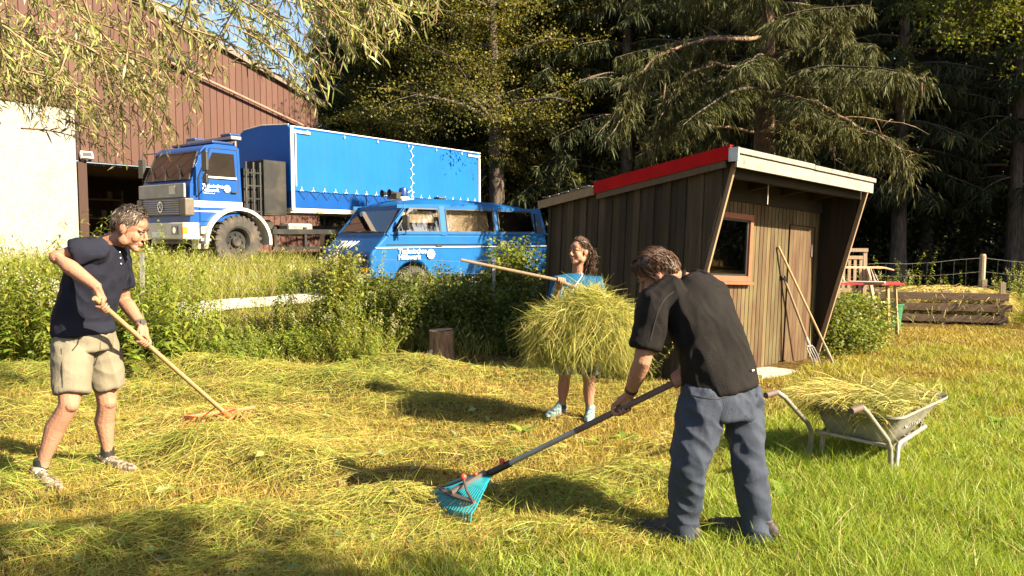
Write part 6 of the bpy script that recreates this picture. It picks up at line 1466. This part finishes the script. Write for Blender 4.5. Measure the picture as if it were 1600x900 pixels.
    b.tube([hL+Vector((.03, .02, .06)), hL, hL.lerp(kL, .55), kL, kL.lerp(aL, .5), kL.lerp(aL, .85), aL+Vector((-.002, 0, -.045))], [.110, .103, .086, .075, .064, .057, .063], 20); b.tube([hR+Vector((-.03, -.02, .06)), hR, hR.lerp(kR, .55), kR, kR.lerp(aR, .5), kR.lerp(aR, .85), aR+Vector((.004, 0, -.045))], [.104, .092, .074, .063, .060, .057, .064], 20)
    tr = blob('trousers', b, tro, P, .006, 4, [((.25, 0, -1), 11, 1.6, .010, 4), ((.8, .1, -.6), 14, 2.4, .012, 8), ((-.7, .1, -.7), 18, 3.5, .005, 11), ((0, 0, 1), 5, 6, .005, 6)])
    bpy.context.view_layer.update()
    b = MB()
    for i in range(6): b.sphere(onto(1130+i*5, 617-i*1.6, tr, .001), .003, 6, 4)
    b.tube([onto(x, y, tr, .001) for x, y in ((1082, 618), (1100, 622), (1120, 624), (1138, 618))], .0025, 5); b.tube([onto(x, y, tr, .001) for x, y in ((1150, 600), (1149, 614), (1143, 640))], .0025, 5); b.build('pocket_seam', M['black'], tr, True)
    g = lambda x, y: gz(x+base[0], y+base[1])-base[2]
    dk = pm('dark_shoe', (.05, .035, .028), (.025, .018, .016), 20, .7)
    for a, t in ((aL, (-.21, .12)), (aR, (-.19, .13))):
        h = Vector((a.x+.05, a.y-.03, g(a.x, a.y)+.012)); tt = Vector((a.x+t[0], a.y+t[1], g(a.x+t[0], a.y+t[1])+.012)); shoe('shoe', P, h, tt, dk, SOLE)
    dn = (eN-wN).normalized(); watch(P, wN+dn*.035, wN+dn*.04, .034, M['black'])
    # leaf rake
    H0 = at(700, 800, 3.98); K = empty('leaf_rake', (H0.x, H0.y, gz(H0.x, H0.y)), 0, 'turquoise leaf rake with grey and brown handle pulling cut grass', 'rake'); o = Vector(base)-K.location
    a1, b1 = ra+o, rb+o; MB().tube([a1-rd*.05, a1.lerp(b1, .55)], [.0165, .0165], 14).build('handle_grip', pm('brown_foam_grip', (.13, .085, .065), (.10, .065, .05), 12, .8), K, True, sharp=50)
    MB().tube([a1.lerp(b1, .55), a1.lerp(b1, .90)], [.0148, .0148], 14).build('handle', pm('grey_aluminium', (.36, .34, .32), None, 8, .4, metal=.4), K, True, sharp=50)
    b = MB(); b.tube([a1.lerp(b1, .89), b1], [.020, .020], 14); b.tube([b1, b1+rd*.05], [.022, .017], 12); b.build('connector', M['black'], K, True, sharp=50)
    redp = pm('red_plastic', (.55, .06, .03), None, 6, .4); b = MB(); b.tube([a1.lerp(b1, .935)+Vector((0, 0, .015)), a1.lerp(b1, .935)+Vector((.0, -.01, .045))], [.013, .016], 10); b.build('clamp_screw', redp, K, True)
    # fan: from the hub to a wide toothed edge
    hub = b1+rd*.02; tipc = at(692, 796, 3.95)-K.location; ax = (tipc-hub); L = ax.length; ax.normalize()
    e0 = at(728, 802, 3.78)-K.location; e1 = at(690, 758, 4.16)-K.location; sd = (e0-e1); sd = (sd-ax*sd.dot(ax)).normalized(); nn = sd.cross(ax)
    if nn.z < 0: nn = -nn
    teal = pm('turquoise_plastic', (.015, .25, .30), (.01, .19, .23), 5, .35)
    b = MB(); n = 21; half = .215
    def fan(u, t):   # u -1..1 across, t 0..1.1 along
        wdt = .035+(half-.035)*min(1, t/.85)**.85; return hub+ax*(L*t*(1-.10*u*u))+sd*(u*wdt)+nn*(.03*math.sin(min(t, 1)*math.pi)*(1-.5*u*u))
    for i in range(n):
        u = -1+2*i/(n-1); pts = [fan(u, t) for t in (.28, .45, .62, .8, .95)]+[fan(u, 1.03)-nn*.035]
        for k in range(len(pts)-1): b.bar(pts[k], pts[k+1], .0095, .006, up=tuple(nn))
    b.build('tines', teal, K)
    V = []; m = 15; ts = (0, .1, .2, .3, .42)
    for t in ts:
        for k in range(m): V.append(fan(-1+2*k/(m-1), t+.0)+nn*.002)
    F = [(j*m+k, j*m+k+1, (j+1)*m+k+1, (j+1)*m+k) for j in range(len(ts)-1) for k in range(m-1)]
    fb = MB()._add(V, F).build('fan_plate', teal, K, True); s = fb.modifiers.new('s', 'SOLIDIFY'); s.thickness = .008
    b = MB(); arc = [fan(u, .74)+nn*.014 for u in np.linspace(-.95, .95, 13)]
    for k in range(12): b.bar(arc[k], arc[k+1], .022, .012, up=tuple(nn))
    b.bar(fan(0, .02)+nn*.02, fan(0, .74)+nn*.03, .024, .02, up=tuple(nn)); b.tube([fan(.05, .45)+nn*.035, fan(.55, .62)+nn*.02, fan(.93, .76)+nn*.016], .008, 6); b.tube([fan(-.05, .45)+nn*.035, fan(-.5, .60)+nn*.02, fan(-.9, .75)+nn*.016], .008, 6); b.build('spreader', pm('dark_brown_metal', (.09, .065, .055), None, 9, .45), K)
    b = MB(); b.sphere(fan(0, .42)+nn*.05, .018, 10, 8); b.sphere(fan(0, .2)+nn*.03, .012, 10, 8); b.build('adjuster_knob', redp, K, True)
right_man()

def woman():
    foot = at(900, 648, 6.55); base = (foot.x, foot.y, gz(foot.x, foot.y)); P = empty('person', base, 0, 'dark haired woman in teal shirt carrying a big forkful of hay', 'person'); q = rel(base)
    J = lambda px, py, Y: q(at(px, py, Y))
    hips = J(903, 528, 6.6); chest = J(902, 452, 6.6); neck0 = J(903, 426, 6.62); neck1 = J(903, 412, 6.60); hc = J(905, 393, 6.56)
    ra, rb = J(720, 406, 6.15), J(868, 437, 6.30); rd = (rb-ra).normalized(); far = rb+rd*.62+Vector((0, -.12, -.10))
    gR = J(876, 439, 6.31); sR, eR = J(872, 443, 6.52), J(862, 488, 6.50); wR = gR+Vector((-.02, .05, -.06))
    sL, eL, wL = J(931, 443, 6.66), J(948, 492, 6.55), J(925, 480, 6.36)
    fr = Frame(hc, (-.78, -.58, .06), (.0, .05, 1))
    b = MB(); add_head(b, fr, .90, True); limb(b, [fr(-.03, 0, -.03), neck1, neck0, chest], [.048, .048, .052, .08]); b.tube([chest, hips], [(.12, .09), (.13, .10)], 14)
    limb(b, [chest, sR, eR, eR.lerp(wR, .3), wR], [.07, .048, .038, .037, .024]); limb(b, [chest, sL, eL, eL.lerp(wL, .3), wL], [.07, .048, .038, .037, .024])
    add_hand(b, wR, gR, rd, .014, 1, 60, 235, .92); b.sphere(wL, .035)
    hA, kA, aA = J(886, 545, 6.58), J(882, 592, 6.58), J(878, 634, 6.62); hB, kB, aB = J(918, 545, 6.54), J(920, 596, 6.50), J(921, 644, 6.48)
    for h, k, a in ((hA, kA, aA), (hB, kB, aB)): limb(b, [hips, h, h.lerp(k, .5), k, k.lerp(a, .35)+Vector((0, .012, 0)), k.lerp(a, .85), a+Vector((0, 0, -.03))], [.10, .085, .068, .050, .052, .032, .033])
    blob('body', b, SKIN, P, .0042, 4); add_face_bits(P, fr, .90, HAIR1, MOUTH)
    cap = hair_cap(P, fr, .90, HAIR1, front=46, side=6, back=-36, vol=1.09, strands=2200, length=(.03, .06), seed=8, col=(.06, .034, .022), sweep=(-1, 0, .1), burns=False)
    b = MB(); bun = fr(-.125, .01, .015); 
    for i in range(9): b.sphere(fr(-.115-.012*math.sin(i*2.1), .015*math.sin(i*1.7), .03-.02*i), .034-.0015*i, 10, 7)
    pb = blob('ponytail', b, HAIR1, cap, .006, 2); f = Rib(); n = 900; pp = np.array([tuple(fr(-.11+.02*rng.normal(), .03*rng.normal(), .04-.19*t)) for t in rng.random(n)]); d = np.tile(np.array(tuple(-fr.u-fr.f*.3)), (n, 1))+rng.normal(0, .5, (n, 3)); f.ribbons(pp, d, rng.uniform(.03, .08, n), np.full(n, .005), rng.normal(0, .015, (n, 3)), cvar((.06, .034, .022), n, .3), segs=3, prof=[1, 1, .8, .2]); f.build('hair_strands', HAIRM, pb)
    teal = cloth('teal_shirt_cloth', (.008, .075, .15), (.006, .06, .12)); b = MB()
    b.tube([neck0+Vector((0, 0, -.025)), neck0.lerp(chest, .4), chest, chest.lerp(hips, .5), hips+Vector((0, 0, .05))], [(.07, .06), (.15, .085), (.165, .11), (.145, .105), (.16, .12)], 24, up=(0, 1, 0)); limb(b, [chest+Vector((0, 0, .06)), sR, sR.lerp(eR, .55)], [.08, .070, .062]); limb(b, [chest+Vector((0, 0, .06)), sL, sL.lerp(eL, .55)], [.08, .070, .062])
    sh = blob('shirt', b, teal, P, .006, 5, [((.2, 0, 1), 10, 2.5, .008, 1), ((0, 0, 1), 5, 5, .005, 3)])
    b = MB(); b.tube([fr(.0, .075, -.03), neck0+Vector((.035, -.055, -.02)), chest+Vector((-.02, -.125, .05)), chest+Vector((-.06, -.135, -.02))], .004, 6); b.build('earphone_cord', M['white_paint'], P, True)
    b = MB(); b.lathe([(.054, -.006), (.058, 0), (.054, .006), (.05, 0)], 22, 'z', closed=True); b.xf(Matrix.Translation(neck0+Vector((0, 0, -.02)))); b.build('collar', cloth('dark_teal', (.01, .05, .09), (.01, .04, .07)), sh, True)
    pat = pm('patterned_shorts_cloth', (.30, .31, .30), (.03, .033, .036), 22, .9, .3, lo=.45, hi=.56); b = MB()
    b.tube([hips+Vector((0, 0, .05)), hips+Vector((0, 0, -.1))], [(.165, .125), (.175, .135)], 22, up=(0, 1, 0))
    for h, e in ((hA, J(883, 583, 6.57)), (hB, J(919, 584, 6.52))): b.tube([h+Vector((0, 0, .03)), e], [.105, .092], 18)
    blob('shorts', b, pat, P, .006, 4, [((0, 0, 1), 10, 2.5, .008, 5)])
    g = lambda x, y: gz(x+base[0], y+base[1])-base[2]
    shm = pm('pale_teal_shoe', (.25, .38, .36), (.06, .09, .09), 40, .7, lo=.4, hi=.6)
    for a, t in ((aA, (-.13, -.17)), (aB, (-.03, -.215))):
        h = Vector((a.x+.02, a.y+.05, g(a.x, a.y)+.012)); tt = Vector((a.x+t[0], a.y+t[1], g(a.x, a.y)+.012)); shoe('shoe', P, h, tt, shm, SOLE)
    for a in (aA, aB):
        b = MB(); b.tube([a+Vector((0, 0, -.02)), a+Vector((0, 0, .04))], [.038, .036], 12); b.build('sock', M['black'], P, True, sharp=50)
    # fork and the hay it carries
    F0 = Vector(base)+gR; K = empty('hay_fork', (F0.x, F0.y, gz(F0.x, F0.y)), 0, 'long wooden fork handle pointing left from the armful of hay', 'fork'); o = Vector(base)-K.location
    MB().tube([ra+o, rb+o, far+o], [.013, .015, .016], 10).build('handle', HWD, K, True)
    b = MB(); fd = (far-rb).normalized(); sdv = fd.cross(Vector((0, 0, 1))).normalized()
    for k in (-.09, -.03, .03, .09): b.tube([far+o, far+o+sdv*k+fd*.06, far+o+sdv*k+fd*.30], [.007, .006, .003], 6)
    b.build('tines', M['steel'], K, True)
    c = at(916, 509, 6.20); B = empty('hay_bundle', (c.x, c.y, c.z), 0, 'big shaggy armful of green hay hanging from the fork', 'hay bundle'); B.scale = (.94, .92, .90)
    # core
    cb = MB(); 
    for i in range(26):
        a = random.uniform(0, 6.28); rr = random.uniform(0, .26); cb.sphere((rr*math.cos(a)*1.15, rr*math.sin(a)*.7, .04+random.uniform(-.12, .06)-.35*rr*rr/.3), random.uniform(.08, .12), 9, 6)
    blob('hay_core', cb, pm('hay_core_green', (.10, .09, .022), (.04, .034, .01), 30, .95, 1.2, bscale=50), B, .018, 3)
    f = Rib(); nc = 1150; per = 30; n = nc*per
    a = rng.uniform(0, 6.28, nc); rr = rng.random(nc)**.5; cx = rr*np.cos(a)*.42; cy = rr*np.sin(a)*.29
    cz = .27*np.sqrt(np.clip(1-rr**2.2, 0, 1))-.03-rng.random(nc)**1.8*.28+.035*rng.normal(size=nc)+.06*fbm(cx*9, cy*9, 1, 41)-.05*np.clip(-cx, 0, 1)
    cd = np.stack([np.cos(a)*rr, np.sin(a)*rr*.8, np.zeros(nc)], 1)*rng.uniform(-.3, .8, (nc, 1))+rng.normal(0, 1.0, (nc, 3))*np.array([1, 1, .7]); cd[:, 2] -= .45*rr**2
    pop = rng.random(nc) < .16; cx = np.where(pop, cx*1.13, cx); cz = np.where(pop, cz-.03, cz)
    ix = np.repeat(np.arange(nc), per); P = np.stack([cx, cy, cz], 1)[ix]+rng.normal(0, .035, (n, 3)); D = unit(cd)[ix]+rng.normal(0, .30, (n, 3)); rn = rr[ix]
    L = rng.uniform(.06, .23, n)*np.repeat(rng.uniform(.7, 1.25, nc), per); bend = np.stack([0*L, 0*L, -L*rng.uniform(.05, .7, n)*(.25+rn)], 1)+rng.normal(0, .035, (n, 3))
    t = np.clip(rng.random((n, 1))*.8+np.repeat(rng.normal(.08, .33, (nc, 1)), per, 0), 0, 1); cc = (np.array([.20, .22, .034])*(1-t)+np.array([.42, .36, .10])*t)*(1+rng.normal(0, .22, (n, 1)))
    f.ribbons(P, D, L, rng.uniform(.0022, .0042, n), bend, np.clip(cc, .01, .8), segs=4, prof=[.8, 1, .9, .6, .15])
    # hanging curtain, thicker at the two sides
    nc = 170; per = 34; n = nc*per; a = rng.uniform(0, 6.28, nc); cx = np.cos(a)*.42*rng.uniform(.6, 1.02, nc); cy = np.sin(a)*.27*rng.uniform(.6, 1, nc)
    keep = (np.abs(cx+.04) > .13) | (rng.random(nc) < .22); cx = np.where(keep, cx, cx*3.2); cz = rng.uniform(-.27, .10, nc)
    ix = np.repeat(np.arange(nc), per); P = np.stack([cx, cy, cz], 1)[ix]+rng.normal(0, .03, (n, 3)); cdir = np.stack([cx*.4+rng.normal(0, .4, nc), cy*.4+rng.normal(0, .35, nc), -np.ones(nc)], 1)
    D = unit(cdir)[ix]+rng.normal(0, .28, (n, 3)); L = rng.uniform(.06, .24, n)*np.repeat(rng.uniform(.6, 1.3, nc), per)
    t = np.clip(rng.random((n, 1))*.75+np.repeat(rng.normal(.02, .3, (nc, 1)), per, 0), 0, 1); cc = (np.array([.17, .20, .032])*(1-t)+np.array([.38, .33, .09])*t)*(1+rng.normal(0, .22, (n, 1)))
    f.ribbons(P, D, L, rng.uniform(.0022, .0044, n), rng.normal(0, .035, (n, 3)), np.clip(cc, .01, .8), segs=3, prof=[.8, 1, .7, .15])
    n = 260; a = rng.uniform(0, 6.28, n); P = np.stack([np.cos(a)*.40, np.sin(a)*.27, rng.uniform(-.2, .2, n)], 1); D = np.stack([np.cos(a), np.sin(a), rng.normal(0, .7, n)], 1); L = rng.uniform(.10, .26, n)
    f.ribbons(P, D, L, rng.uniform(.002, .0035, n), np.stack([0*L, 0*L, -.4*L], 1), cvar((.42, .37, .12), n, .2), segs=4, prof=[.8, 1, .9, .6, .15])
    f.build('hay_strands', HAY, B)
woman()

# ------------------------------------------------------------------ wheelbarrow
def barrow():
    ang = math.atan2(.62, .78); x, y = 2.28, 4.95
    Wb = empty('wheelbarrow', (x, y, gz(x, y)), ang, 'grey metal wheelbarrow loaded with dry cut grass on the lawn', 'wheelbarrow'); Wb.scale = (.95,)*3
    grey = pm('barrow_grey_plastic', (.22, .21, .18), (.16, .15, .125), 7, .55, .3, dirt=(.10, .09, .07), dscale=5)
    galv = pm('galvanised_tube', (.30, .285, .255), (.22, .205, .18), 10, .5, metal=.4, dirt=(.32, .24, .17), dscale=7)
    # tray: local x towards the wheel, y across; lofted shell with rim
    def ring(z, xb, xf, hw, hwf, rd):
        pts = []; 
        for cx, cy, a0 in ((xb+rd, -hw+rd, 180), (xf-rd, -hwf+rd, 270), (xf-rd, hwf-rd, 0), (xb+rd, hw-rd, 90)):
            for k in range(5): a = math.radians(a0+22.5*k); pts.append((cx+rd*math.cos(a), cy+rd*math.sin(a), z(cx+rd*math.cos(a)) if callable(z) else z))
        return pts
    zr = lambda xx: .405+.035*max(0, (xx+.1)/.8)**1.5
    rings = [ring(.205, .0, .42, .20, .17, .06), ring(.217, -.02, .47, .23, .20, .08), ring(lambda xx: .31+.03*max(0, xx), -.045, .62, .27, .25, .09), ring(zr, -.07, .80, .31, .29, .10), ring(lambda xx: zr(xx)+.012, -.09, .825, .33, .31, .11), ring(lambda xx: zr(xx)-.004, -.092, .827, .332, .312, .11), ring(lambda xx: zr(xx)-.006, -.06, .785, .30, .28, .09), ring(lambda xx: .315+.03*max(0, xx), -.03, .60, .255, .235, .08), ring(.225, .0, .45, .21, .18, .06)]
    n = 20; vs = [p for r in rings for p in r]; fs = [(i*n+k, i*n+(k+1) % n, (i+1)*n+(k+1) % n, (i+1)*n+k) for i in range(len(rings)-1) for k in range(n)]+[list(range(n)), [(len(rings)-1)*n+k for k in range(n)][::-1]]
    tr = MB()._add(vs, fs).build('tray', grey, Wb, True, sharp=50)
    t = text('relief_lettering', 'Limex', .115, (.16, -.268, .300), (R(72), 0, 0), pm('relief_grey', (.185, .175, .15), None, 8, .6), tr, ext=.004); t.rotation_euler = (R(70), 0, R(2))
    # tubes: handle + leg loops on each side
    for s in (-1, 1):
        yy = s*.29
        b = MB(); b.tube([(-.62, yy*1.02, .54), (-.50, yy*1.02, .545), (-.42, yy, .50), (-.12, yy*.98, .27), (-.07, yy*.97, .20), (-.07, yy*1.0, .02)], .0165, 10); b.build('handle', galv, Wb, True, sharp=60)
        b = MB(); b.tube([(-.64, yy*1.02, .54), (-.51, yy*1.02, .545)], [.021, .021], 12); b.build('grip', pm('brown_rubber_grip', (.085, .055, .045), (.05, .035, .03), 9, .7), Wb, True, sharp=50)
        b = MB(); b.tube([(.05, yy*.92, .0), (.07, yy*.92, .19), (.11, yy*.9, .205), (.74, s*.16, .20)], .0165, 10); b.build('leg', galv, Wb, True, sharp=60)
        b = MB(); b.bar((.62, s*.17, .21), (.68, s*.20, .40), .02, .006); b.build('front_strut', galv, Wb)
    b = MB(); b.tube([(.74, -.16, .20), (.80, 0, .20), (.74, .16, .20)], .016, 10); b.bar((-.03, -.27, .205), (-.03, .27, .205), .025, .02); b.bar((.3, -.24, .205), (.3, .24, .205), .025, .02); b.build('cross_tube', galv, Wb, True, sharp=60)
    wheel(Wb, (.60, 0, .165), .175, .10, pm('barrow_tyre', (.16, .14, .12), (.09, .08, .07), 9, .9, dirt=(.25, .21, .15), dscale=6), galv, 'wheel', 24)
    b = MB(); b.tube([(.60, -.17, .18), (.60, .17, .18)], .012, 8); b.build('axle', galv, Wb, True)
    # load
    c = Wb.matrix_basis @ Vector((.33, 0, .40)); H = empty('grass_load', (c.x, c.y, c.z), ang, 'heap of dry cut grass spilling over the wheelbarrow tray', 'grass heap')
    cb = MB()
    for i in range(30): cb.sphere((random.uniform(-.30, .26), random.uniform(-.20, .20), random.uniform(-.08, .02)), random.uniform(.06, .09), 8, 6)
    blob('grass_core', cb, pm('dry_grass_core', (.24, .19, .055), (.09, .07, .02), 40, .95, 1.2, bscale=50), H, .014, 2)
    f = Rib(); n = 5200; X = rng.uniform(-.44, .46, n); Yv = rng.uniform(-.27, .31, n); Z = .065*(1-(X/.55)**2)*(1-(Yv/.4)**2)+rng.uniform(-.06, .03, n)+.05*np.clip(X, 0, 1)
    a = rng.uniform(0, 6.28, n); a = np.where((Yv < -.12) & (np.sin(a) < 0), -a, a); bk = (X < -.24) & (np.cos(a) < 0); a = np.where(bk, np.pi-a, a); L = rng.uniform(.08, .30, n); D = np.stack([np.cos(a), np.sin(a), rng.normal(.12, .28, n)], 1); t = rng.random((n, 1)); cc = (np.array([.21, .235, .045])*(1-t)+np.array([.42, .35, .12])*t)*(1+rng.normal(0, .2, (n, 1)))
    over = (Yv > .24) | (X < -.36); drop = np.where(over, L*.8, L*.25)
    f.ribbons(np.stack([X, Yv, Z], 1), D, L, rng.uniform(.0028, .0052, n), np.stack([0*L, 0*L, -drop], 1), np.clip(cc, .01, .8), segs=4, prof=[.8, 1, .9, .6, .15])
    n = 700; X = rng.uniform(-.62, -.1, n); Yv = rng.uniform(.06, .36, n); L = rng.uniform(.12, .32, n); a = rng.normal(2.6, .5, n)
    f.ribbons(np.stack([X+.2, Yv, rng.uniform(.03, .11, n)], 1), np.stack([np.cos(a), np.sin(a), rng.normal(.25, .2, n)], 1), L, rng.uniform(.0028, .005, n), np.stack([0*L, 0*L, -L*.25], 1), cvar((.38, .32, .09), n, .25), segs=4, prof=[.8, 1, .9, .6, .15])
    f.build('grass_strands', HAY, H)
    # hay on the compost bin
    c = at(1478, 458, 14.3); Hc = empty('compost_heap', (c.x, c.y, c.z-.02), math.atan2(-.65, 2.1), 'dry straw coloured grass heaped in the compost bin', 'grass heap')
    cb = MB()
    for i in range(34): cb.sphere((random.uniform(-.85, .85), random.uniform(-.35, .35), random.uniform(-.30, -.05)), random.uniform(.14, .22), 8, 6)
    blob('grass_core', cb, pm('compost_core', (.34, .26, .10), (.16, .12, .04), 30, .95, 1.2, bscale=40), Hc, .03, 2)
    f = Rib(); n = 6500; X = rng.uniform(-1.0, 1.0, n); Yv = rng.uniform(-.55, .55, n); Z = .14*(1-(X/1.1)**2)*(1-(Yv/.7)**2)+rng.uniform(-.25, .03, n); a = rng.uniform(0, 6.28, n); L = rng.uniform(.12, .38, n)
    fr_ = Yv < -.35; Z[fr_] -= rng.random(fr_.sum())*.45*(rng.random(fr_.sum()) < .6)
    f.ribbons(np.stack([X, Yv, Z], 1), np.stack([np.cos(a), np.sin(a), rng.normal(.1, .25, n)], 1), L, rng.uniform(.006, .011, n), np.stack([0*L, 0*L, -L*.5], 1), cvar((.44, .36, .13), n, .22), segs=3, prof=[.8, 1, .7, .15]); f.build('grass_strands', HAY, Hc)
barrow()
